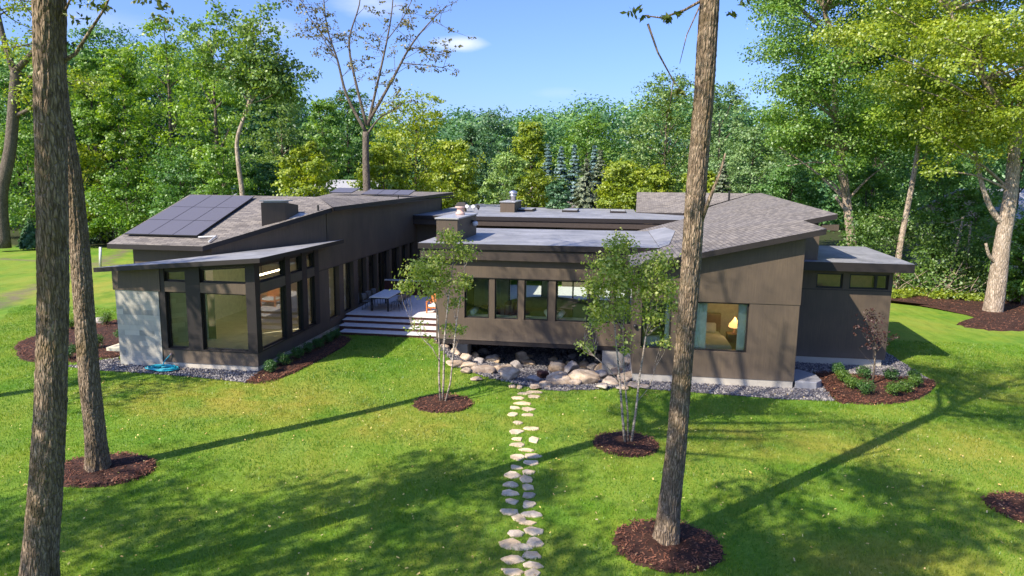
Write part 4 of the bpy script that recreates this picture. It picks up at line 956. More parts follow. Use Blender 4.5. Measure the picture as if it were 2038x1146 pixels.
o = MB().obox((-1.0, 30.6, 1.3), (1.1, .35, 1.0), 0, 0, R(-20)).build("sofa_cushion", M['green'], None, False, .12); tag(o, "large olive back cushion behind the window seat", "cushion")
# bedroom: bed, night table and lit lamp, curtains
bd = empty("bed", (3.9, 28.4, .42), "bed with pale linen seen through the large bedroom window", "bed")
MB().box((3.05, 26.95, .5), (4.7, 29.9, .72)).build("frame", M['darkin'], bd)
MB().box((3.02, 26.85, .72), (4.74, 29.8, 1.0)).build("mattress", M['bed'], bd, False, .07)
MB().box((2.98, 26.8, .82), (4.78, 28.7, 1.08)).build("duvet", M['bed'], bd, False, .09)
MB().box((2.95, 29.85, .5), (4.8, 29.98, 1.75)).build("headboard", M['sofa'], bd, False, .04)
for x in (3.45, 4.25): MB().obox((x, 29.5, 1.2), (.62, .18, .42), 0, 0, R(-25)).build("pillow", M['bed'], bd, False, .07)
nt = empty("night_table", (5.2, 28.75, .42), "brown night table beside the bed", "table")
MB().box((4.88, 28.45, 1.1), (5.55, 29.05, 1.16)).box((4.9, 28.47, .44), (5.53, 29.03, 1.1)).build("cabinet", M['sofa'], nt)
lp = empty("table_lamp", (5.15, 28.65, 1.16), "lit orange mushroom shaped table lamp in the bedroom", "lamp")
MB().lathe((5.15, 28.65, 1.16), [(.11, 0), (.12, .02), (.05, .06), (.035, .2), (.035, .3)], 18).build("base", M['copper'], lp, True)
gm = MT("lamp_shade"); gm.b.inputs["Base Color"].default_value = (.9, .5, .2, 1); gm.b.inputs["Emission Color"].default_value = (1, .52, .18, 1); gm.b.inputs["Emission Strength"].default_value = .7
MB().lathe((5.15, 28.65, 1.42), [(.2, 0), (.24, .03), (.22, .14), (.12, .26), (.04, .38), (.02, .42)], 22).build("shade", gm.m, lp, True)
pl_ = bpy.data.lights.new("lamp_bulb", 'POINT'); pl_.energy = 6; pl_.color = (1, .62, .3); pl_.shadow_soft_size = .1
pl_o = bpy.data.objects.new("lamp_bulb", pl_); pl_o.location = (0, -.1, .75); link(pl_o, lp)
def curtain(u0, u1, v, z0, z1, label, ph=0):
    mb = MB(); n = 36
    for i in range(n + 1):
        u = u0 + (u1 - u0) * i / n; d = .035 * math.sin(i * 1.5 + ph)
        for z in (z0, (z0 + z1) / 2, z1): mb.v.append((u, v + d, z))
    for i in range(n):
        for j in (0, 1): q = i * 3 + j; mb.f.append((q, q + 3, q + 4, q + 1)); mb.m.append(0)
    o = mb.build("curtain", M['curtain'], None, True); m_ = o.modifiers.new("s", 'SOLIDIFY'); m_.thickness = .01
    tag(o, label, "curtain")
curtain(3.12, 3.56, VR + .34, .5, 3.1, "pale teal curtain at the left side of the large bedroom window")
curtain(4.66, 4.97, VR + .34, .5, 3.1, "pale teal curtain at the right side of the large bedroom window", 1)
curtain(2.1, 2.34, VR + .34, .5, 3.1, "pale teal curtain at the right of the small bedroom window", 2)
o = MB().box((1.4, 25.9, .45), (2.35, 26.8, 1.1)).obox((1.7, 26.1, 1.25), (.7, .22, .5), .2, 0, R(-20)).build("armchair", M['bed'], None, False, .1); tag(o, "pale armchair with folded blanket behind the small bedroom window", "armchair")
# ------------------------------------------------------------------ trees
LEAF = dict(
    dark=leafmat("leaf_dark", [(0.039, 0.120, 0.026), (0.090, 0.216, 0.041), (0.193, 0.336, 0.072)], .42, .5, .4, .5),
    mid=leafmat("leaf_mid", [(0.055, 0.151, 0.020), (0.136, 0.269, 0.031), (0.296, 0.437, 0.062)], .45, .5, .4, .5),
    bright=leafmat("leaf_bright", [(0.081, 0.184, 0.013), (0.194, 0.335, 0.022), (0.389, 0.518, 0.049)], .48, .5, .4, .5),
    yellow=leafmat("leaf_yellow", [(.11, .18, .012), (.25, .34, .020), (.44, .48, .040)], .48, .5, .45, .6),
    light=leafmat("leaf_light", [(0.099, 0.198, 0.044), (0.209, 0.341, 0.077), (0.352, 0.462, 0.132)], .35, .5, .4, .6),
    olive=leafmat("leaf_olive", [(0.063, 0.144, 0.025), (0.149, 0.253, 0.046), (0.310, 0.414, 0.092)], .42, .5, .4, .5),
    sage=leafmat("leaf_sage", [(0.069, 0.149, 0.052), (0.161, 0.276, 0.092), (0.322, 0.460, 0.172)], .42, .5, .4, .6),
    teal=leafmat("leaf_teal", [(0.035, 0.109, 0.052), (0.086, 0.196, 0.086), (0.207, 0.345, 0.127)], .42, .5, .4, .5),
    spruce=leafmat("needle_blue", [(0.046, 0.111, 0.104), (0.111, 0.202, 0.195), (0.247, 0.351, 0.351)], .15, .6, .3, .8),
    palespruce=leafmat("needle_pale", [(.06, .10, .055), (.14, .18, .10), (.28, .31, .20)], .15, .6, .3, .8),
    birch=leafmat("leaf_birch", [(.15, .23, .025), (.27, .37, .05), (.43, .50, .11), (.60, .60, .24)], .5, .5, .15, 2),
    red=leafmat("leaf_purple", [(.040, .014, .016), (.085, .030, .028), (.10, .06, .035)], .3, .5, .3, 2),
    box=leafmat("leaf_box", [(0.014, 0.066, 0.012), (0.042, 0.126, 0.019), (0.102, 0.216, 0.034)], .3, .5, .25, 3),
    boxlight=leafmat("leaf_boxlight", [(.035, .09, .010), (.09, .19, .016), (.18, .29, .03)], .35, .5, .25, 3),
    brown=leafmat("leaf_brown", [(.05, .055, .012), (.13, .12, .02), (.24, .19, .035)], .4, .5, .3, .6),
    walnut=leafmat("leaf_walnut", [(.04, .07, .012), (.09, .13, .018), (.20, .21, .03)], .4, .5, .3, .6),
)
BARK = dict(
    grey=m_bark("bark_grey", (.09, .075, .06), (.17, .14, .11), (.26, .22, .17), 1.0),
    front=m_bark("bark_front", (.13, .095, .066), (.26, .195, .135), (.42, .33, .24), 1.3, (.12, .085, .03)),
    pale=m_bark("bark_pale", (.22, .17, .12), (.40, .32, .24), (.58, .49, .39), .7),
    dark=m_bark("bark_dark", (.03, .025, .02), (.06, .05, .04), (.10, .08, .06), .8),
    birch=m_birch(),
)
def leaf_mesh(P, out, s, seed, aspect=.66, up=.5, rnd=.5, droop=0.0):
    """one bent-free diamond leaf per point; out = outward direction of the crown there"""
    r = np.random.RandomState(seed); n = len(P)
    N = out * .85 + np.array([0, 0, up]) + r.randn(n, 3) * rnd
    N /= np.linalg.norm(N, axis=1)[:, None]
    A = np.cross(N, r.randn(n, 3)); A /= np.linalg.norm(A, axis=1)[:, None]; B = np.cross(N, A)
    if droop: A[:, 2] -= droop; A /= np.linalg.norm(A, axis=1)[:, None]
    L = (s * r.uniform(.65, 1.3, n))[:, None] if np.ndim(s) == 0 else (s * r.uniform(.65, 1.3, n))[:, None]
    V = np.stack([P - A * L * .5, P + B * L * aspect * .5 + A * L * .05, P + A * L * .5, P - B * L * aspect * .5 + A * L * .05], 1)
    return V.reshape(-1, 3), np.arange(4 * n).reshape(n, 4)
def lobes_points(lobes, seed, fill=.35, sub=.28, flat=1.0, per=26):
    """leaf points in small sprays spread over and through each lobe"""
    r = np.random.RandomState(seed); P, O = [], []
    for (x, y, z, rh, rv, n) in lobes:
        k = max(2, int(n / per)); d = r.randn(k, 3); d[:, 2] = d[:, 2] * .9 + .18; d /= np.linalg.norm(d, axis=1)[:, None]
        rad = np.where(r.rand(k) < fill, r.uniform(.25, .8, k), r.uniform(.78, 1.08, k))
        C = d * rad[:, None] * np.array([rh, rh, rv])
        m = r.poisson(per, k); ii = np.repeat(np.arange(k), m); o = r.randn(len(ii), 3) * np.array([1, 1, .62 * flat]) * (sub * min(rh, rv * 1.3))
        P.append(C[ii] + o + np.array([x, y, z])); O.append(d[ii])
    return np.concatenate(P), np.concatenate(O)
def curve_pts(a, b, bend, n=6, r=None):
    a, b = np.array(a, float), np.array(b, float); r = r or np.random
    mid = (a + b) / 2 + np.array(bend); t = np.linspace(0, 1, n)[:, None]
    Q = (1 - t) ** 2 * a + 2 * (1 - t) * t * mid + t * t * b
    Q[1:-1] += r.randn(n - 2, 3) * np.linalg.norm(b - a) * .018
    return [tuple(q) for q in Q]
def tree_obj(name, base, label, cat="tree", group=None):
    return empty(name, base, label, cat, group)
def crown_lobes(u, v, z0, z1, rad, n_leaf, seed, n_lobe=18, oval=1.0):
    r = np.random.RandomState(seed); L = []; zc, hz = (z0 + z1) / 2, (z1 - z0) / 2
    for k in range(n_lobe):
        t = (k + .5) / n_lobe; h = -1 + 2 * t; w = math.sqrt(max(.08, 1 - abs(h) ** 2.3 * .9)) * (1.06 if h < .2 else 1 - .12 * h)
        a = k * 2.4 + r.rand() * .9; rr = rad * w * r.uniform(.3, .74)
        lr = rad * r.uniform(.20, .38) * (1 - .22 * max(0, h)); lz = lr * r.uniform(.6, .95)
        L.append((u + math.cos(a) * rr, v + math.sin(a) * rr, zc + h * (hz - lz * .8) + r.uniform(-.04, .04) * hz, lr, lz, n_leaf / n_lobe))
    return L
def bg_tree(i, u, v, z1, rad, z0, kind, name, label):
    seed = 500 + i * 7; r = np.random.RandomState(seed); D = math.hypot(u, v)
    base = (u, v, float(ground_z(u, v)))
    t = tree_obj(name, base, label)
    ls = .0034 * D * (1.15 if kind in ('yellow', 'bright') else 1.0)
    z1 = z1 * 1.05; n = int(min(42000, max(9000, 3.0 * (rad * (z1 - z0)) / (ls * ls * .3))))
    L = crown_lobes(u, v, z0, z1, rad * 1.08, n, seed, max(16, int(14 + (z1 - z0) * 1.8)))
    P, O = lobes_points(L, seed + 1, .3, .3, .75, 24)
    V, F = leaf_mesh(P, O, ls, seed + 2)
    bk = BARK['dark'] if kind in ('dark', 'teal') else BARK['grey']
    tr = MB(); hw = max(.13, z1 * .014); zt = z0 + (z1 - z0) * .75
    tp = [(u + math.sin(q * 3 + i) * .25 * q, v, base[2] - .2 + (zt + .2) * q) for q in np.linspace(0, 1, 9)]
    tr.tube(tp, [hw * (1 - .75 * q) * (1.25 if q == 0 else 1) for q in np.linspace(0, 1, 9)], 8)
    for (x, y, z, rh, rv, _) in L[::2]:
        q = min(1, max(.25, (z - rh * 1.3) / zt)); a = tp[min(8, int(q * 8))]
        tr.tube(curve_pts(a, (x, y, z), (0, 0, -.1 * rh), 5, r), [hw * .4 * (1 - q * .5), hw * .3, hw * .2, hw * .13, hw * .06], 5)
    tr.build("trunk", bk, t, True)
    np_mesh("crown", V, F, LEAF[kind], t)
    return t
TREES = [
 (-67.0, 86.5, 25.9, 6.5, 8.3, 'dark', 'maple_tree', "tall dark green tree crown rising highest behind the left trunks"),
 (-71.0, 82.9, 22.4, 5.0, 8.1, 'dark', 'maple_tree', "dark green tree just left of the tallest dark crown, partly behind the front trunk"),
 (-75.3, 80.3, 19.9, 5.5, 4.9, 'dark', 'maple_tree', "dark green tree behind the pale forked trunk at the left edge"),
 (-53.6, 67.2, 18.3, 2.5, 9.6, 'mid', 'ash_tree', "mid green feathery tree against the dark crowns, right of the thick front trunk"),
 (-49.7, 66.7, 19.0, 2.9, 8.1, 'bright', 'ash_tree', "bright green layered tree with a pointed top left of the big yellow-green tree"),
 (-43.4, 64.6, 20.9, 4.7, 4.6, 'bright', 'locust_tree', "big yellow-green tree rising over the solar panels"),
 (-37.3, 62.4, 20.8, 3.6, 5.3, 'bright', 'locust_tree', "yellow-green tree with loose top next to the thin brown-leaved tree"),
 (-59.2, 64.4, 11.7, 5.0, 0.7, 'mid', 'understory_tree', "low green tree filling the gap behind the thick front trunk"),
 (-51.7, 62.4, 9.9, 3.8, 0.5, 'yellow', 'understory_tree', "yellow-green low tree right behind the second front trunk"),
 (-45.9, 61.2, 8.0, 4.1, 0.8, 'mid', 'understory_tree', "low green tree just left of the solar panel roof"),
 (-39.6, 60.1, 9.4, 4.0, 1.5, 'dark', 'understory_tree', "darker low tree directly above the top of the solar panels"),
 (-34.2, 57.8, 9.4, 2.7, 2.7, 'mid', 'understory_tree', "mid green low tree left of the slim brown trunk above the roof"),
 (-39.1, 79.3, 15.7, 4.0, 3.0, 'olive', 'oak_tree', "olive green tree behind the bare-limbed slim tree"),
 (-26.6, 58.9, 9.8, 2.8, 4.2, 'yellow', 'ornamental_tree', "small light yellow-green tree with round crown above the roof left of the tall bare tree"),
 (-40.5, 95.3, 17.4, 4.0, 3.7, 'mid', 'maple_tree', "blue-green tree left of the tall bare tree, third row back"),
 (-41.4, 107.3, 19.8, 4.9, 3.4, 'dark', 'maple_tree', "dark green tree directly behind the tall bare tree"),
 (-20.9, 73.8, 15.5, 5.2, 3.6, 'yellow', 'locust_tree', "broad yellow-green tree right of the tall bare tree"),
 (-16.0, 70.5, 10.7, 3.4, 3.4, 'yellow', 'locust_tree', "lower yellow-green tree in front of the broad one, above the flat roofs"),
 (-22.7, 67.5, 10.3, 2.8, 3.9, 'yellow', 'locust_tree', "low yellow-green tree just right of the bare trunk foot"),
 (-9.7, 83.5, 13.5, 3.2, 3.4, 'yellow', 'maple_tree', "golden yellow-green tree in the centre gap"),
 (-10.0, 67.3, 9.4, 2.5, 3.6, 'light', 'understory_tree', "light green low tree left of the golden tree"),
 (-6.6, 65.7, 7.8, 2.4, 3.8, 'yellow', 'understory_tree', "yellow-green low tree below the golden tree"),
 (-4.3, 58.0, 6.9, 1.2, 4.4, 'teal', 'holly_bush', "dark blue-green bush behind the roof chimney with the steel flue"),
 (0.9, 62.7, 8.5, 2.8, 4.1, 'yellow', 'understory_tree', "yellow-green bushy tree left of the far shingle roof"),
 (3.9, 67.2, 8.2, 2.2, 3.9, 'yellow', 'understory_tree', "yellow-green bushy tree above the left end of the far shingle roof"),
 (6.3, 89.7, 19.5, 5.9, 4.1, 'olive', 'oak_tree', "big olive green oak with rounded top left of the front leaning trunk"),
 (12.5, 86.6, 18.1, 4.6, 4.3, 'sage', 'poplar_tree', "grey-green tree with sky gaps right of the leaning trunk"),
 (8.9, 71.9, 8.0, 2.3, 4.3, 'yellow', 'understory_tree', "yellow-green low tree behind the leaning trunk just over the roof ridge"),
 (14.3, 74.7, 12.4, 3.9, 4.3, 'sage', 'understory_tree', "grey-green mid height tree above the right roof ridge"),
 (19.1, 79.4, 18.4, 3.9, 4.2, 'mid', 'maple_tree', "mid green tree left of the large right-hand trunk"),
 (15.6, 64.8, 8.7, 2.9, 2.9, 'dark', 'understory_tree', "dark low tree right of the roof ridge"),
 (26.4, 76.4, 17.0, 4.4, 2.4, 'dark', 'maple_tree', "dark green tree between the large right trunk and the thin one"),
 (20.9, 61.5, 8.3, 2.5, 1.6, 'mid', 'understory_tree', "leafy low tree between the two right-hand trunks"),
 (30.2, 68.9, 18.1, 4.6, 2.1, 'dark', 'maple_tree', "dark green tree behind the far right yellow-green crown"),
 (25.1, 58.1, 8.7, 2.9, 1.3, 'mid', 'understory_tree', "mid green low tree left of the stout forked trunk"),
 (32.3, 61.1, 13.8, 3.4, 0.2, 'dark', 'understory_tree', "dark green tree at the right edge of the photo behind the forked trunk"),
 (26.9, 56.3, 6.8, 2.3, 0.2, 'mid', 'understory_tree', "low leafy tree just left of the forked trunk foot"),
 (25.2, 45.9, 5.1, 1.7, 0.2, 'mid', 'vine_covered_bush', "ivy green bush right of the forked trunk foot"),
 (-18.1, 90.4, 13.6, 4.0, 4.3, 'teal', 'maple_tree', "blue-green tree behind the yellow trees, left of centre"),
 (-3.6, 104.5, 16.1, 5.7, 4.1, 'mid', 'maple_tree', "green tree behind the blue spruces"),
 (-18.6, 108.5, 17.0, 4.8, 3.7, 'teal', 'maple_tree', "far blue-green rounded tree under the centre sky"),
 (-35.7, 67.7, 8.2, 3.1, 3.6, 'dark', 'understory_tree', "dark low tree right of the slim brown trunk"),
]
SPRUCES = [
 (-7.3, 79.8, 11.0, 1.2, "blue spruce, leftmost of the four far blue spruces, half hidden by the golden tree"),
 (-5.8, 80.0, 10.8, 1.3, "blue spruce second from left in the far row"),
 (-4.3, 80.2, 11.0, 1.3, "blue spruce third from left in the far row"),
 (-2.1, 82.5, 11.0, 1.3, "blue spruce at the right end of the far row"),
 (-2.7, 74.4, 9.3, 2.1, "pale green drooping spruce in front of the far blue spruces"),
 (10.6, 70.2, 9.1, 1.4, "pale grey-green spruce just right of the leaning front trunk"),
 (4.8, 69.3, 7.8, 0.8, "small pale blue spruce above the far shingle roof"),
 (-54.7, 59.0, 2.8, 0.6, "small blue-green spruce on the lawn edge beside the thick front trunk"),
 (-1.3, 76.6, 10.3, 1.4, "grey-green spruce behind the pale drooping one"),
]
PATHS = dict(
    L1=[(-55.58, 56.83, 0.33), (-55.37, 56.86, 5.09), (-54.15, 57.04, 9.18), (-53.35, 57.15, 13.62), (-52.91, 57.21, 16.23)],
    L1b=[(-52.91, 57.21, 16.23), (-50.01, 56.61, 18.23), (-48.87, 56.77, 21.17), (-48.36, 56.84, 24.46)],
    L1c=[(-53.05, 57.19, 15.8), (-53.72, 57.1, 18.8), (-54.17, 57.03, 22.17), (-54.69, 56.96, 25.49)],
    L1d=[(-53.3, 57.15, 12.3), (-51.51, 57.4, 13.2), (-48.64, 57.81, 15.42)],
    slim=[(-31.34, 56.19, 5.41), (-31.55, 56.16, 8.04), (-31.58, 56.16, 10.14), (-30.94, 56.25, 12.02), (-30.22, 56.35, 13.88)],
    bare=[(-19.38, 53.83, 6.14), (-19.41, 53.83, 8.52), (-19.37, 53.83, 10.78)],
    b1=[(-19.37, 53.83, 10.78), (-20.79, 53.63, 13.54), (-21.43, 53.54, 16.18), (-22.2, 53.44, 18.79), (-22.47, 53.4, 22.81)],
    b2=[(-19.28, 53.84, 11.25), (-20.18, 53.72, 15.07), (-20.5, 53.67, 17.69), (-19.68, 53.79, 20.29), (-19.44, 53.82, 22.48)],
    b3=[(-19.2, 53.86, 11.25), (-18.53, 53.95, 13.95), (-17.69, 54.07, 17.35), (-17.19, 54.14, 19.96), (-16.96, 54.17, 22.88)],
    b4=[(-19.08, 53.87, 11.64), (-17.27, 54.13, 14.72), (-15.88, 54.32, 17.19), (-14.52, 54.51, 18.88), (-12.98, 54.73, 20.38)],
    b5=[(-19.29, 53.84, 10.55), (-18.29, 53.98, 11.84), (-17.1, 54.15, 12.51), (-16.51, 54.23, 13.02)],
    b6=[(-21.86, 53.48, 17.3), (-23.34, 53.28, 19.14), (-24.06, 53.17, 20.6)],
    b7=[(-15.88, 54.32, 17.19), (-14.15, 54.56, 17.02), (-12.8, 54.75, 16.67)],
    b8=[(-16.48, 54.24, 16.06), (-14.54, 54.51, 15.89), (-13.19, 54.7, 15.72)],
    b9=[(-21.43, 53.54, 16.18), (-22.61, 53.38, 18.04), (-23.13, 53.31, 19.88)],
    b10=[(-17.61, 54.08, 17.73), (-16.44, 54.24, 19.23), (-15.66, 54.35, 20.71)],
    r1=[(18.82, 57.17, 2.01), (18.01, 57.05, 5.89), (17.19, 56.94, 9.69), (16.69, 56.87, 11.93), (16.26, 56.81, 15.24), (16.26, 56.81, 17.41), (15.13, 56.65, 19.9), (14.53, 56.57, 22.7)],
    r2=[(19.59, 50.21, -0.38), (19.52, 50.2, 2.73), (19.75, 50.23, 5.46), (19.98, 50.26, 8.13), (20.08, 50.27, 10.43), (20.1, 50.28, 12.69), (20.16, 50.29, 15.86), (19.67, 50.22, 18.96)],
    r3=[(22.06, 42.98, -0.56), (22.15, 42.99, 1.8), (22.16, 42.99, 4.11), (22.29, 43.01, 6.95), (22.18, 43.0, 10.0), (22.37, 43.02, 12.44), (22.31, 43.01, 15.09)],
    r3b=[(22.19, 43.0, 4.97), (21.38, 42.88, 5.81), (20.66, 42.78, 7.21), (20.01, 42.69, 9.15)],
    r3c=[(22.18, 43.0, 10.0), (21.61, 42.92, 10.81), (20.12, 42.71, 12.94), (18.81, 42.52, 14.78), (17.8, 42.38, 16.6)],
    sap1=[(22.36, 49.58, -0.25), (22.69, 49.63, 1.87), (22.9, 49.66, 3.55), (23.04, 49.68, 5.21)],
    sap2=[(23.54, 49.75, 0.18), (23.65, 49.76, 2.22), (23.57, 49.75, 4.89)],
    sap3=[(20.78, 48.35, -0.03), (21.49, 48.45, 0.98), (22.56, 48.6, 1.66), (23.49, 48.73, 2.0)],
    sap4=[(18.24, 56.08, 5.93), (17.56, 55.98, 5.16)],
    fallen=[(18.91, 53.14, 4.95), (20.56, 53.37, 4.54), (21.82, 53.55, 4.45)],
    T3=[(1.35, 13.52, 0.04), (1.39, 13.52, 0.85), (1.46, 13.53, 1.93), (1.5, 13.54, 3.49), (1.55, 13.55, 5.38), (1.57, 13.55, 6.92), (1.63, 13.56, 8.76), (1.64, 13.56, 10.53)],
    T2=[(-12.36, 14.73, 0.13), (-12.39, 14.72, 1.12), (-12.42, 14.72, 2.27), (-12.4, 14.72, 3.77), (-12.37, 14.72, 5.46), (-12.41, 14.72, 7.11), (-12.56, 14.7, 8.7), (-12.58, 14.7, 10.02), (-12.57, 14.7, 11.1)],
    T1=[(-9.59, 9.76, -0.03), (-9.47, 9.78, 0.86), (-9.25, 9.81, 2.14), (-9.04, 9.84, 3.55), (-8.85, 9.87, 5.24), (-8.72, 9.88, 6.85), (-8.62, 9.9, 8.39), (-8.5, 9.92, 9.87)],
)
B1 = [(-5.13, 22.15, 5.32, 0.36, 0.43, 170), (-4.8, 22.15, 4.84, 0.43, 0.43, 200), (-5.61, 22.15, 4.56, 0.46, 0.49, 220), (-6.16, 22.15, 4.13, 0.56, 0.49, 300), (-6.61, 22.15, 3.66, 0.33, 0.23, 70), (-5.44, 22.15, 3.98, 0.43, 0.49, 220), (-4.68, 22.15, 3.89, 0.26, 0.39, 120), (-5.78, 22.15, 3.55, 0.43, 0.26, 110), (-5.02, 22.15, 3.24, 0.23, 0.43, 60), (-6.31, 22.15, 2.33, 0.33, 0.26, 26), (-6.04, 22.15, 1.96, 0.23, 0.16, 12), (-5.22, 22.15, 2.29, 0.23, 0.2, 50), (-4.85, 22.15, 2.31, 0.23, 0.23, 50)]
B2 = [(0.26, 19.2, 5.47, 0.37, 0.4, 230), (-0.02, 19.2, 4.93, 0.48, 0.43, 320), (-0.35, 19.2, 4.29, 0.34, 0.4, 200), (0.4, 19.2, 4.52, 0.51, 0.6, 420), (0.23, 19.2, 3.74, 0.48, 0.43, 260), (1.34, 19.2, 4.97, 0.43, 0.43, 280), (1.57, 19.2, 4.35, 0.34, 0.43, 220), (1.1, 19.2, 4.27, 0.43, 0.51, 260), (1.26, 19.2, 3.57, 0.4, 0.37, 140), (1.86, 19.2, 3.85, 0.17, 0.17, 60), (-0.25, 19.2, 3.29, 0.37, 0.28, 70), (-0.58, 19.2, 2.62, 0.4, 0.26, 40), (0.47, 19.2, 2.82, 0.34, 0.34, 50), (1.57, 19.2, 2.87, 0.31, 0.34, 40), (-0.33, 19.2, 3.65, 0.28, 0.28, 80)]
RD = [(9.45, 26.06, 2.27, 0.42, 0.42, 140), (9.66, 26.06, 1.78, 0.5, 0.35, 150), (9.07, 26.06, 2.07, 0.27, 0.27, 50), (10.17, 26.06, 1.81, 0.27, 0.19, 40), (9.5, 26.06, 2.65, 0.23, 0.27, 60), (9.4, 26.06, 1.44, 0.31, 0.15, 40)]
for i, row in enumerate(TREES): bg_tree(i, *row)
def spruce(i, u, v, z1, rad, label):
    seed = 900 + i; r = np.random.RandomState(seed); gz_ = float(ground_z(u, v)); D = math.hypot(u, v)
    t = tree_obj("spruce_tree", (u, v, gz_), label)
    P, O = [], []; H = z1 - gz_; k = 26 if i != 4 else 20
    for j in range(k):
        q = j / (k - 1); z = gz_ + .4 + (H - .4) * (1 - (1 - q) ** 1.05); R_ = 1.75 * rad * (1 - q) ** .95 + .05
        nb = int(7 + 9 * (1 - q))
        for b in range(nb):
            a = r.rand() * 6.28; ln = R_ * r.uniform(.75, 1.12); m = int(16 + 60 * ln / rad * .9)
            s = r.rand(m) ** .6; sag = (.18 if i != 4 else .55) * ln
            P.append(np.column_stack([u + np.cos(a) * ln * s + r.randn(m) * .05 * rad, v + np.sin(a) * ln * s + r.randn(m) * .05 * rad, z - sag * s ** 1.5 + np.where(s > .8, .1 * ln, 0) + r.randn(m) * .03 * rad]))
            O.append(np.tile([np.cos(a), np.sin(a), .2], (m, 1)))
    P = np.concatenate(P); O = np.concatenate(O)
    V, F = leaf_mesh(P, O, .0044 * D, seed, .45, .7, .5, .2)
    MB().tube([(u, v, gz_ - .1), (u, v, z1)], [H * .02, .02], 7).build("trunk", BARK['dark'], t)
    np_mesh("crown", V, F, LEAF['palespruce' if i in (4, 5, 8) else 'teal' if i == 7 else 'spruce'], t)
for i, row in enumerate(SPRUCES): spruce(i, *row)

# the far wood that closes the view
r = np.random.RandomState(77); WL = []
for k in range(210):
    a = R(r.uniform(-50, 36)); D = r.uniform(118, 150); u, v = math.sin(a) * D, math.cos(a) * D
    top = 17.5 + 2.2 * math.sin(a * 9 + 1) + r.uniform(-2.2, 2.0) + (5 if a < R(-26) else 0) + (3 if a > R(17) else 0)
    top *= D / 130
    for q in (0, .3, .55, .8): WL.append((u + r.randn() * 2, v + r.randn() * 2, top * (1 - q) - 2.2, 4.2 + r.rand() * 1.6, 3.6, 640))
P, O = lobes_points(WL, 78, .15, .28, .8, 20); V, F = leaf_mesh(P, O, .62, 79)
wm = leafmat("far_leaf", [(.022, .085, .035), (.050, .150, .050), (.15, .31, .095), (.30, .44, .13)], .42, .5, .65, .09)
tag(np_mesh("far_woodland", V, F, wm), kind='stuff')
# undergrowth below the trees, left and right
UG = []
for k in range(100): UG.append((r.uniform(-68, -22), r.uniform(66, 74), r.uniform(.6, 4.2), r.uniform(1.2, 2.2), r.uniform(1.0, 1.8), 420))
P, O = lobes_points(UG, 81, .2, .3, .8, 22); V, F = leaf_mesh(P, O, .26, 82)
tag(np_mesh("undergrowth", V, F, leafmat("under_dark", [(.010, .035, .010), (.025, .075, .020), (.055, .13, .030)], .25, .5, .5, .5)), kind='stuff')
UG = []
for k in range(120):
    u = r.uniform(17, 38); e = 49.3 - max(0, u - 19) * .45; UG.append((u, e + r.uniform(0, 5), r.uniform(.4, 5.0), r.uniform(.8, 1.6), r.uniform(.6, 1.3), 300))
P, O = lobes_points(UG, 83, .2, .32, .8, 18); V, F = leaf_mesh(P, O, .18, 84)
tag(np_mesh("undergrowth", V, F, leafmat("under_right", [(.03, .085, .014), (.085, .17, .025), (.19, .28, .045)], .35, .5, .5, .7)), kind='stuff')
UG = [(r.uniform(18, 26), r.uniform(46.8, 48.2), .25, .5, .25, 260) for k in range(26)]
P, O = lobes_points(UG, 85, .3, .4, .8, 14); V, F = leaf_mesh(P, O, .16, 86)
tag(np_mesh("ground_cover", V, F, LEAF['yellow']), kind='stuff')

def limb_tree(name, base, label, limbs, leaves=None, leafkind=None, bark='pale', ls=.2, seg=10, group=None, seed=1, per=8, fill=.6, sub=.5):
    t = tree_obj(name, base, label, group=group); mb = MB()
    for pts, r0, r1 in limbs:
        n = len(pts); # resample smoothly
        Q = []
        for i in range(n - 1):
            p0, p1, p2, p3 = (np.array(pts[max(0, min(n - 1, i + j - 1))], float) for j in range(4))
            for q in range(4):
                s = q / 4; Q.append(.5 * ((2 * p1) + (-p0 + p2) * s + (2 * p0 - 5 * p1 + 4 * p2 - p3) * s * s + (-p0 + 3 * p1 - 3 * p2 + p3) * s ** 3))
        Q.append(np.array(pts[-1], float)); m = len(Q)
        mb.tube([tuple(q) for q in Q], [r0 + (r1 - r0) * (k / (m - 1)) ** .8 for k in range(m)], seg)
    mb.build("trunk", BARK[bark], t, True)
    if leaves:
        P, O = lobes_points(leaves, seed, fill, sub, .8, per); V, F = leaf_mesh(P, O, ls, seed + 1)
        np_mesh("crown", V, F, LEAF[leafkind], t)
    return t
def twigs(pts, n, ln, seed, r0=.03, upw=.3):
    """thin side twigs along a limb; returns limbs and tip lobes"""
    r = np.random.RandomState(seed); L, tips = [], []; A = [np.array(p, float) for p in pts]
    for k in range(n):
        f = r.uniform(.25, 1) * (len(A) - 1.001); i = int(f); a = A[i] + (A[i + 1] - A[i]) * (f - i)
        d = r.randn(3) * np.array([1, .8, .6]); d[2] += upw; d /= np.linalg.norm(d); l = ln * r.uniform(.5, 1.2)
        b = a + d * l; c = b + (d + r.randn(3) * .5) * l * .6
        L.append(([tuple(a), tuple(b), tuple(c)], r0, r0 * .3)); tips += [tuple(b), tuple(c)]
    return L, tips
PT = PATHS
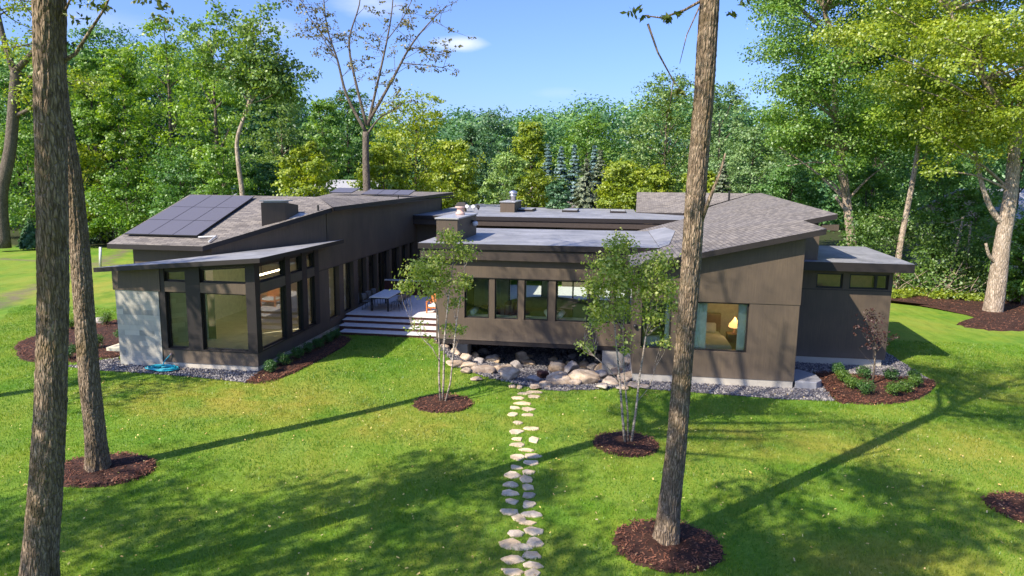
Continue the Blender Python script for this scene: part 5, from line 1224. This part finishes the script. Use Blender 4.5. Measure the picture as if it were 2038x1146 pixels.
# tall nearly bare tree behind the house
limbs = [([(-19.38, 53.83, -.2), (-19.38, 53.83, 3.0)] + PT['bare'], .36, .24)]; tips = []
for k, (nm, r0) in enumerate((('b1', .15), ('b2', .13), ('b3', .13), ('b4', .14), ('b5', .09), ('b6', .05), ('b7', .035), ('b8', .035), ('b9', .05), ('b10', .04))):
    limbs.append((PT[nm], r0, .025)); l_, t_ = twigs(PT[nm], 18 if k < 4 else 9, 1.5 if k < 4 else 1.0, 40 + k, .022); limbs += l_; tips += t_
rr_ = np.random.RandomState(5)
lv = [(x, y, z, .34, .26, 13) for (x, y, z) in tips if z > 12.3]
limb_tree("tall_bare_tree", (-19.38, 53.83, 0), "tall pale tree with long forking limbs and few brown leaves standing behind the house", limbs, lv, 'brown', 'grey', .2, 10, seed=61, per=7)
# slim brown-leaved tree left of it
limbs = [([(-31.3, 56.2, -.2)] + PT['slim'], .25, .13)]; tips = []
for k, (px_, pz_) in enumerate(((-33.6, 18.2), (-32.2, 20.3), (-30.2, 20.9), (-28.6, 19.8), (-27.4, 17.8), (-27.0, 15.5), (-29.2, 17.0))):
    q = [(-30.4, 56.3, 13.2), ((-30.4 + px_) / 2 + .3, 56.3, (13 + pz_) / 2 - .4), (px_, 56.3 + (k % 3 - 1), pz_)]
    limbs.append((q, .06, .02)); l_, t_ = twigs(q, 14, 1.4, 70 + k, .018); limbs += l_; tips += t_
lv = [(x, y, z, .7, .5, 60) for (x, y, z) in tips]
limb_tree("slim_tree", (-31.3, 56.2, 0), "slim brown-trunked tree with thin rusty olive leaves rising above the left shingle roof", limbs, lv, 'olive', 'pale', .3, 8, seed=62, per=9)
# pale forked tree at the left edge
limbs = [([(-50.2, 56.0, -.1)] and PT['L1'], .62, .42), (PT['L1b'], .3, .12), (PT['L1c'], .3, .14), (PT['L1d'], .22, .10)]; tips = []
for k, nm in enumerate(('L1b', 'L1c', 'L1d')): l_, t_ = twigs(PT[nm], 14, 2.6, 90 + k, .07); limbs += l_; tips += t_
limb_tree("forked_tree", PT['L1'][0], "pale grey forked tree at the left edge of the photo with yellow-green leaves", limbs, [(x, y, z, 1.2, .8, 90) for x, y, z in tips], 'yellow', 'grey', .24, 12, seed=63, per=12)
# right-hand wood: three trunks one can tell apart
def crown_over(pts, n, spread, seed, lo, hi, rh, nl):
    r = np.random.RandomState(seed); out = []
    for k in range(n):
        z = r.uniform(lo, hi); p = min(pts, key=lambda q: abs(q[2] - z)); w = spread * math.sqrt(max(.1, 1 - ((z - (lo + hi) / 2) / ((hi - lo) / 2)) ** 2 * .7))
        a = r.rand() * 6.28; rr = w * r.uniform(.25, 1); s = rh * r.uniform(.7, 1.25)
        out.append((p[0] + math.cos(a) * rr, p[1] + math.sin(a) * rr, z, s, s * .6, nl))
    return out
def reach(pts, lobes, r0=.1):
    L = []
    for (x, y, z, *_r) in lobes:
        zz = z - abs(x - pts[0][0]) * .35 - .5; p = min(pts, key=lambda q: abs(q[2] - zz)); L.append(([p, ((p[0] + x) / 2, (p[1] + y) / 2, (p[2] + z) / 2 + .3), (x, y, z)], r0, .02))
    return L
lb = crown_over(PT['r1'], 80, 6.6, 11, 10, 24, 1.9, 1000) + crown_over(PT['r1'], 18, 5.4, 12, 7.5, 12, 1.1, 260)
limb_tree("tall_maple_tree", (19.2, 57.2, 0), "big green tree with pale bent trunk rising directly behind the right wing roof", [([(19.2, 57.2, -.2)] + PT['r1'], .42, .12)] + reach(PT['r1'], lb[::2], .13) +
          [([(17.5, 57, 8.4), (15.5, 56.5, 8.8), (13.2, 56, 8.5)], .09, .03), ([(17.2, 57, 10.0), (18.6, 56.5, 10.6), (19.6, 56, 9.2), (20.4, 56, 8.2)], .08, .03), ([(18.2, 57, 4.9), (17.1, 56.8, 6.2)], .14, .1)], lb, 'mid', 'pale', .21, 12, seed=64, per=24, fill=.3, sub=.3)
lb = crown_over(PT['r2'], 52, 4.6, 13, 10, 21, 1.5, 750)
limb_tree("thin_tree", (19.6, 50.2, 0), "tall thin tree with straight pale trunk between the big tree and the stout forked one", [([(19.6, 50.2, -.2)] + PT['r2'], .26, .08)] + reach(PT['r2'], lb[::2], .08), lb, 'bright', 'pale', .2, 10, seed=65, per=22, fill=.3, sub=.32)
lb = crown_over(PT['r3'] + PT['r3c'], 105, 6.0, 14, 9.6, 21, 1.35, 720) + [(x, y, z, 1.2, .55, 330) for x, y, z in ((17.5, 42.4, 9.9), (18.6, 42.2, 9.2), (19.6, 42, 9.8), (16.6, 42.5, 10.8), (20.4, 42, 8.6), (18.0, 42, 8.0), (23.4, 42.4, 8.9), (24.3, 42.6, 10.2), (19.0, 41.6, 11.2), (21.2, 41.6, 11.9), (15.6, 42.5, 12.2), (16.4, 42.4, 13.4))]
limb_tree("stout_forked_tree", (22.06, 42.98, -.1), "stout pale forked trunk on the mulch edge at the right with wide yellow-green crown", [(PT['r3'], .56, .2), (PT['r3b'], .2, .1), (PT['r3c'], .26, .1), ([(21.9, 42.9, 2.9), (21.4, 42.7, 3.3), (21.1, 42.6, 4.0)], .12, .07)] + reach(PT['r3'][3:] + PT['r3c'], lb[::2], .09), lb, 'yellow', 'pale', .17, 14, seed=66, per=22, fill=.3, sub=.32)
for nm, lab, r0 in (('sap1', "leaning pale sapling trunk in the undergrowth left of the stout forked tree", .13), ('sap2', "upright slim grey sapling trunk just right of the leaning sapling", .1), ('sap3', "low bent dead branch reaching right in the undergrowth", .06), ('fallen', "long pale bare branch hanging level across the thin tree", .06)):
    mb = MB(); P_ = PT[nm]; mb.tube(P_, [r0 * (1 - .12 * k) for k in range(len(P_))], 8)
    l_, t_ = twigs(P_, 5, .8, 33, r0 * .3)
    for q, a, b in l_: mb.tube(q, [a, (a + b) / 2, b], 5)
    o = mb.build("sapling" if nm[0] == 's' else "dead_branch", BARK['pale'], None, True); tag(o, lab, "tree" if nm[0] == 's' else "branch")
rb = np.random.RandomState(12); mb = MB()
for k in range(26):
    u = rb.uniform(18.5, 25); v = 48.8 - max(0, u - 19) * .4; a = rb.uniform(.3, 1.2) * (1 if rb.rand() < .7 else -1); l = rb.uniform(1.2, 3)
    mb.tube([(u, v, -.05), (u + math.sin(a) * l * .5, v - .2, l * .5 * math.cos(a) + .2), (u + math.sin(a) * l, v - .3, l * math.cos(a) + .1)], [.035, .025, .012], 5)
tag(mb.build("dead_branches", BARK['pale'], None, True), kind='stuff')

# ---- front trunks with real ridged bark
def big_trunk(pts, radii, seed, seg=72, dz=.05, amp=.022):
    A = np.array(pts); zs = A[:, 2]; Z = np.arange(zs[0], zs[-1], dz); r = np.random.RandomState(seed)
    cx = np.interp(Z, zs, A[:, 0]); cy = np.interp(Z, zs, A[:, 1]); rad = np.interp(Z, [p[0] for p in radii], [p[1] for p in radii])
    k = np.ones(9) / 9; pad = lambda a: np.convolve(np.pad(a, 4, mode='edge'), k, 'valid'); cx, cy, rad = pad(cx), pad(cy), pad(rad)
    th = np.linspace(0, 2 * np.pi, seg, endpoint=False); TH, ZZ = np.meshgrid(th, Z)
    w = TH + .10 * np.sin(ZZ * 2.3 + TH * 3) + .05 * np.sin(ZZ * 7 + TH * 5)
    ridge = np.abs(np.sin(w * 9 + 1.2 * np.sin(ZZ * 1.9 + w * 2))) ** .7 + .5 * np.abs(np.sin(w * 17 + 2 * np.sin(ZZ * 3.1)))
    low = .03 * np.sin(2 * TH + ZZ * .5 + seed) + .02 * np.sin(3 * TH - ZZ * .8)
    RR = rad[:, None] * (1 + low) + amp * (ridge - .9) + r.randn(*TH.shape) * .003
    flare = np.exp(-(ZZ - Z[0]) / .3) * .16 * (1 + .5 * np.sin(TH * 5 + seed)); RR = RR + flare * rad[:, None] * 1.6
    V = np.stack([cx[:, None] + RR * np.cos(TH), cy[:, None] + RR * np.sin(TH), ZZ], -1).reshape(-1, 3)
    n = len(Z); i0 = np.arange(n * seg).reshape(n, seg); F = np.stack([i0[:-1], np.roll(i0[:-1], -1, 1), np.roll(i0[1:], -1, 1), i0[1:]], -1).reshape(-1, 4)
    return V, F
def front_tree(name, label, pts, radii, seed, branches, lobes, kind, ls, sprays=()):
    t = tree_obj(name, pts[0], label)
    V, F = big_trunk(pts, radii, seed); tr = np_mesh("trunk", V, F, BARK['front'], t, True)
    mb = None                                    # each limb with its own twigs is a part
    for q, a, b in branches:
        if a >= .03:
            if mb: mb.build("limb", BARK['front'], t, True)
            mb = MB()
        mb.tube(q, [a + (b - a) * i / (len(q) - 1) for i in range(len(q))], 9)
    mb.build("limb", BARK['front'], t, True)
    P, O = lobes_points(lobes, seed + 1, .5, .4, .7, 10); V, F = leaf_mesh(P, O, ls, seed + 2, .42, .3, .8, .35)
    np_mesh("crown", V, F, LEAF[kind], t)
def high_limbs(p, n, spread, lo, hi, seed, r0=.12):
    r = np.random.RandomState(seed); L, tips = [], []
    for k in range(n):
        a = 2.4 * k + r.rand(); z0 = r.uniform(lo - 2.5, hi - 3); e = (p[0] + math.cos(a) * spread * r.uniform(.5, 1), p[1] + math.sin(a) * spread * r.uniform(.5, 1), min(hi, z0 + r.uniform(2.5, 5)))
        q = curve_pts((p[0], p[1], z0), e, (0, 0, -.3), 6, r); L.append((q, r0, .03)); l_, t_ = twigs(q, 7, 1.3, seed * 31 + k, .028); L += l_; tips += t_
    return L, tips
T3p = [(1.36, 13.5, -.05), (1.39, 13.52, .85), (1.46, 13.53, 1.93), (1.5, 13.54, 3.49), (1.55, 13.55, 5.38), (1.57, 13.55, 6.92), (1.63, 13.56, 8.76), (1.64, 13.56, 10.53), (1.7, 13.5, 13), (1.9, 13.5, 17)]
L3, tp3 = high_limbs((1.7, 13.5), 11, 4.2, 13.5, 19, 3)
# stub limb and the bare hanging twigs seen against the sky
L3 += [([(1.70, 13.5, 6.55), (1.83, 13.45, 7.0), (1.98, 13.4, 7.45), (2.05, 13.4, 7.8)], .045, .015)]
hang = [(1.64, 13.56, 10.6), (1.2, 13.5, 10.35), (.8, 13.4, 10.2), (.45, 13.4, 10.25)]
L3 += [(hang, .03, .01), ([(1.5, 13.5, 10.5), (1.25, 13.4, 9.9), (1.15, 13.4, 9.4)], .015, .005), ([(.55, 13.4, 10.1), (.75, 13.4, 9.6), (1.05, 13.4, 9.1), (1.3, 13.4, 8.8)], .022, .006), ([(1.05, 13.4, 9.1), (1.0, 13.4, 8.6)], .01, .004)]
lob3 = [(x, y, z, .8, .5, 90) for x, y, z in tp3] + [(.5, 13.4, 10.2, .12, .1, 16), (.8, 13.4, 10.15, .15, .08, 16), (1.1, 13.4, 10.3, .12, .06, 10), (1.2, 13.4, 8.85, .12, .1, 8), (1.0, 13.4, 8.5, .05, .2, 5), (2.15, 13.5, 10.35, .25, .1, 20), (.3, 13.4, 10.3, .2, .12, 20)]
front_tree("leaning_tree", "bare leaning front trunk standing in the mulch ring right of the stepping stones", T3p, [(-.1, .24), (1, .215), (2.5, .185), (4, .172), (7, .172), (10, .172), (17, .11)], 5, L3, lob3, 'walnut', .15)
T2p = [(-12.4, 14.73, -.05), (-12.39, 14.72, 1.12), (-12.42, 14.72, 2.27), (-12.4, 14.72, 3.77), (-12.37, 14.72, 5.46), (-12.41, 14.72, 7.11), (-12.56, 14.7, 8.7), (-12.6, 14.7, 12), (-12.5, 14.7, 16)]
L2, tp2 = high_limbs((-12.6, 14.7), 15, 4.6, 13.5, 20, 8, .14)
front_tree("ridged_bark_tree", "front trunk with sunlit ridged bark in a mulch ring, right of the thickest trunk", T2p, [(-.1, .26), (1, .235), (3, .222), (5, .205), (7, .19), (10, .175), (16, .11)], 9, L2, [(x, y, z, .75, .5, 75) for x, y, z in tp2], 'walnut', .15)
T1p = [(-9.60, 9.76, -.1), (-9.47, 9.78, .86), (-9.25, 9.81, 2.14), (-9.04, 9.84, 3.55), (-8.85, 9.87, 5.24), (-8.72, 9.88, 6.85), (-8.62, 9.9, 8.39), (-8.5, 9.92, 9.87), (-8.3, 9.9, 13), (-8.2, 9.9, 17)]
L1, tp1 = high_limbs((-8.4, 9.9), 16, 5.0, 13, 20, 12, .14)
L1 += [([(-8.45, 9.95, 8.95), (-8.2, 10, 9.1), (-7.95, 10, 9.4), (-7.65, 10, 9.75), (-7.45, 10, 10.1)], .035, .01), ([(-8.45, 9.9, 9.5), (-8.2, 9.9, 9.75), (-8.0, 9.9, 10.1)], .025, .01), ([(-8.95, 9.9, 8.75), (-8.9, 9.9, 8.75)], .02, .01)]
sp1 = [(-8.3, 10, 9.2, .12, .1, 20), (-8.1, 10, 9.7, .25, .2, 40), (-7.75, 10, 9.75, .2, .15, 30), (-7.9, 10, 10.05, .3, .15, 40), (-8.5, 10, 9.3, .15, .15, 30)]
# drooping sprays that hang into the top of the view
for (x, z, rx, rz, n) in ((-6.98, 9.95, .22, .12, 40), (-6.72, 9.75, .16, .22, 44), (-6.5, 9.98, .25, .15, 50), (-6.62, 9.5, .12, .15, 20), (-5.8, 10.02, .3, .06, 26), (-5.35, 9.98, .22, .14, 36), (-5.05, 9.92, .15, .1, 18), (-7.2, 9.98, .2, .06, 20)): sp1.append((x, 10, z, rx, rz, n))
L1 += [([(-8.3, 9.9, 12.5), (-7.5, 10, 11.4), (-6.9, 10, 10.3), (-6.7, 10, 9.7)], .03, .006), ([(-8.3, 9.9, 12.5), (-6.8, 10, 11.6), (-5.9, 10, 10.6), (-5.2, 10, 9.95)], .03, .006)]
front_tree("thick_tree", "thickest front trunk at the left, rough dark bark, foot below the photo edge", T1p, [(-.1, .30), (1, .255), (4, .225), (7, .215), (10, .21), (17, .13)], 13, L1, [(x, y, z, .8, .5, 80) for x, y, z in tp1] + sp1, 'walnut', .10)

SHADE = [(-22, -1, 10, 18, 5.0, 5200, "shade tree farthest left of the viewer"), (-15.5, 1.5, 11, 18, 4.5, 5200, "shade tree left of the viewer, nearer the lawn"), (-9.5, -1.5, 11, 19, 4.8, 5200, "shade tree just left of the viewer"),
         (-5.5, 2.5, 11.5, 18, 4.0, 5200, "shade tree beside the viewer"), (-2.5, -4, 11, 18, 4.5, 5200, "shade tree behind the viewer"), (3.5, -2, 11, 18, 4.5, 5200, "shade tree behind right of the viewer"), (8, 1.5, 11.5, 18, 4.5, 5200, "shade tree right of the viewer"), (-24.5, 14.5, 8.5, 15.5, 4.0, 3600, "shade tree far left, level with the front trunks")]
# ---- off-frame trees beside and behind the viewer, whose shade falls on the lawn
for i, (u, v, z0, z1, rad, n, lab) in enumerate(SHADE):
    t = tree_obj("lawn_tree", (u, v, 0), lab)
    MB().tube([(u, v, -.1), (u + .1, v, z1 * .5), (u, v, z1 * .85)], [.32, .24, .1], 10).build("trunk", BARK['front'], t, True)
    P, O = lobes_points(crown_lobes(u, v, z0, z1, rad, n, 300 + i, 16), 301 + i, .5, .3, .8, 20); V, F = leaf_mesh(P, O, .24, 302 + i)
    np_mesh("crown", V, F, LEAF['mid'], t)

# ---- birches, red-leaved tree, shrubs
def stems(name, base, label, st, lobes, kind, ls, bark, seed, per=9, cat="tree"):
    t = tree_obj(name, base, label, cat); mb = MB()
    for q, a, b in st:
        n = len(q); mb.tube(q, [a + (b - a) * i / (n - 1) for i in range(n)], 9)
    r = np.random.RandomState(seed)
    for (x, y, z, rh, rv, n) in lobes:
        best = None
        for q, a, b in st:
            for p in q:
                if p[2] < z - .15:
                    d = (p[0] - x) ** 2 + (p[1] - y) ** 2 + .6 * (p[2] - z + .6) ** 2
                    if best is None or d < best[0]: best = (d, p)
        if best:
            for k in range(3):
                e = (x + r.randn() * rh * .5, y + r.randn() * rh * .5, z + r.randn() * rv * .4); mb.tube(curve_pts(best[1], e, (0, 0, -.05), 5, r), [.010, .008, .006, .004, .002], 5)
    mb.build("trunk", BARK[bark], t, True)
    P, O = lobes_points(lobes, seed, .6, .34, .9, per); V, F = leaf_mesh(P, O, ls, seed + 1, .7, .3, .9)
    np_mesh("crown", V, F, LEAF[kind], t)
def jit(L, s, seed): 
    r = np.random.RandomState(seed); return [(x, y + r.uniform(-s, s), z, a, b, int(n * 2.7)) for x, y, z, a, b, n in L]
stems("birch_tree", (-5.25, 21.3, 0), "young multi-stem birch with light leaves in the mulch ring left of the stepping stones",
      [([(-5.3, 21.3, 0), (-5.36, 21.35, .9), (-5.38, 21.5, 1.7), (-5.5, 21.8, 2.8), (-5.75, 22.0, 3.8), (-6.0, 22.1, 4.4)], .038, .008),
       ([(-5.24, 21.33, 0), (-5.22, 21.4, .8), (-5.22, 21.5, 2.0), (-5.15, 21.8, 3.4), (-5.05, 22.1, 4.6), (-5.08, 22.1, 5.5)], .042, .008),
       ([(-5.15, 21.3, 0), (-4.98, 21.35, .7), (-4.9, 21.4, 1.6), (-4.86, 21.7, 2.6), (-4.75, 21.9, 3.6), (-4.65, 22, 4.4)], .034, .008),
       ([(-5.37, 21.4, 1.4), (-5.6, 21.5, 1.75), (-6.0, 21.6, 2.1), (-6.35, 21.7, 2.4)], .015, .005)], jit(B1, .3, 1), 'birch', .098, 'birch', 201)
stems("birch_tree", (.62, 18.75, 0), "young multi-stem birch with fuller leaves in the mulch ring beside the leaning trunk",
      [([(.62, 18.7, 0), (.52, 18.75, .8), (.42, 18.85, 1.7), (.28, 19, 2.8), (.15, 19.1, 3.9), (.2, 19.2, 5.6)], .042, .008),
       ([(.7, 18.75, 0), (.66, 18.8, .9), (.52, 18.9, 2.0), (.45, 19, 3.2), (.5, 19.2, 4.6)], .030, .008),
       ([(.78, 18.75, 0), (.88, 18.8, .9), (.95, 18.95, 1.9), (1.08, 19.1, 3.0), (1.25, 19.2, 4.2), (1.4, 19.2, 5.2)], .040, .008),
       ([(.42, 18.85, 1.7), (.1, 18.9, 2.1), (-.3, 19, 2.4), (-.6, 19, 2.75)], .016, .005), ([(.9, 18.85, 1.2), (1.2, 18.9, 1.6)], .012, .004)], jit(B2, .3, 2), 'birch', .09, 'birch', 211)
stems("purple_tree", (9.67, 26.06, 0), "small purple-leaved tree in the mulch bed at the right corner",
      [([(9.67, 26.06, 0), (9.68, 26.06, .7), (9.66, 26.06, 1.4), (9.6, 26.06, 2.1), (9.55, 26.06, 2.7)], .04, .01), ([(9.67, 26.06, 1.2), (9.9, 26, 1.6), (10.15, 26, 1.8)], .015, .005)], RD, 'red', .085, 'grey', 221, 7)
def shrub(u, v, rad, label, kind, seed, group, ls=.042, n=1500):
    t = empty("shrub", (u, v, .06), label, "shrub", group); r = np.random.RandomState(seed)
    L = [(u, v, .08 + rad * .95, rad * .8, rad * .8, n * .5)] + [(u + math.cos(a) * rad * .45, v + math.sin(a) * rad * .45, .08 + rad * r.uniform(.6, 1.25), rad * .5, rad * .5, n * .12) for a in r.rand(7) * 6.28]
    P, O = lobes_points(L, seed, .25, .2, 1, 8); P[:, 2] = np.maximum(P[:, 2], .09); V, F = leaf_mesh(P, O, ls, seed + 1, .6, .3, .6)
    np_mesh("foliage", V, F, LEAF[kind], t)
    mb = MB()
    for k in range(5): mb.tube([(u + r.uniform(-.04, .04), v, .05), (u + r.uniform(-.15, .15), v + r.uniform(-.15, .15), .08 + rad)], [.012, .006], 5)
    mb.build("stem", BARK['dark'], t)
ORD = ["first", "second", "third", "fourth", "fifth", "sixth", "seventh"]
for i, (u, v) in enumerate([(-12.3, 23.45), (-12.22, 24.45), (-12.16, 25.45), (-12.16, 26.3), (-12.06, 27.2), (-12.03, 28.1), (-12.08, 29.0)]):
    shrub(u, v, .27 if i != 1 else .32, f"{ORD[i]} round green shrub from the gravel corner in the bed beside the glass room", 'box', 400 + 3 * i, "shrubs along the glass room")
for i, (u, v, k, lb) in enumerate([(8.75, 27.0, 'box', "dark shrub at the back left corner of the right bed"), (8.62, 26.1, 'boxlight', "full shrub just in front of the back left one in the right bed"), (8.66, 25.25, 'boxlight', "upper shrub of the front left pair in the right bed"), (8.95, 24.65, 'box', "lower shrub of the front left pair in the right bed"),
                             (9.59, 26.75, 'box', "shrub behind and left of the purple tree against the gravel"), (10.5, 26.65, 'box', "shrub behind and right of the purple tree against the gravel"), (9.85, 24.65, 'boxlight', "bright yellow-green shrub in front of the purple tree"), (10.4, 25.1, 'boxlight', "loose shrub right of the bright yellow-green one"),
                             (11.35, 26.75, 'box', "dark shrub at the back right tip of the right bed"), (11.0, 25.85, 'boxlight', "shrub in front of the back right one in the right bed")]):
    shrub(u, v, .27 if i != 3 else .31, lb, k, 440 + 3 * i, "shrubs of the right bed")
for i, (u, v, k, lb) in enumerate([(-21.05, 25.5, 'box', "round shrub between the second front trunk and the block wall"), (-20.9, 23.9, 'box', "shrub low in the left bed beside the second front trunk"), (-20.9, 26.9, 'box', "shrub half hidden by the block wall in the left bed"), (-24.0, 29.8, 'boxlight', "bright shrub at the back edge of the left bed"), (-24.8, 28.6, 'boxlight', "small yellow-green plant between the two front trunks at the left bed")]):
    shrub(u, v, .33, lb, k, 480 + 3 * i, "shrubs of the left bed")
o = rock_mesh("boulder", (-24.6, 30.2, .15), (.7, .4, .4), 300, grey_m); tag(o, "pale rock at the back edge of the left bed", "rock")

# ---- neighbouring houses seen in gaps
def far_house(u, v, w_, d_, h, rh, rz, label, wallc, roofc):
    t = empty("neighbour_house", (u, v, 0), label, "house"); c, s_ = math.cos(rz), math.sin(rz)
    X = lambda a, b, z: (u + a * c - b * s_, v + a * s_ + b * c, z)
    mb = MB(); W, Dp = w_ / 2, d_ / 2
    mb.add([X(-W, -Dp, 0), X(W, -Dp, 0), X(W, Dp, 0), X(-W, Dp, 0), X(-W, -Dp, h), X(W, -Dp, h), X(W, Dp, h), X(-W, Dp, h), X(-W, 0, h + rh), X(W, 0, h + rh)],
           [(0, 1, 5, 4), (2, 3, 7, 6), (1, 2, 6, 9, 5), (3, 0, 4, 8, 7)])
    mb.build("wall", wallc, t)
    e = .5
    mb = MB(); mb.slab([X(-W - e, -Dp - e, h - .25), X(W + e, -Dp - e, h - .25), X(W + e, 0, h + rh + .05), X(-W - e, 0, h + rh + .05)], .15, 0, 0); mb.slab([X(-W - e, 0, h + rh + .05), X(W + e, 0, h + rh + .05), X(W + e, Dp + e, h - .25), X(-W - e, Dp + e, h - .25)], .15, 0, 0)
    mb.build("roof", roofc, t)
    for a in (-W * .5, W * .5):
        f = MB().obox(X(a, -Dp - .03, h * .55), (1.4, .08, 1.3), rz).build("window", M['white'], t); MB().obox(X(a, -Dp - .08, h * .55), (1.2, .04, 1.1), rz).build("pane", M['frame'], f)
wp = simple("white_siding", (.72, .72, .70), .6); gr = simple("grey_shingle", (.30, .31, .34), .8); bs = simple("beige_siding", (.45, .38, .32), .7)
far_house(-31.5, 81, 6.5, 7, 4.9, 1.9, R(12), "small white house with grey roof seen in the gap left of the tall bare tree", wp, gr)
far_house(-38.5, 76, 10, 8, 4.4, 1.6, R(-8), "pale house half hidden by the small light tree behind the solar roof", wp, gr)
far_house(-5.6, 82, 7, 8, 3.9, 2.6, R(35), "white gabled house between the golden tree and the pale spruce", wp, simple("brown_shingle", (.22, .18, .18), .8))
far_house(33.5, 66, 10, 8, 4.9, 2.0, R(30), "beige house glimpsed through the right-hand wood", bs, gr)
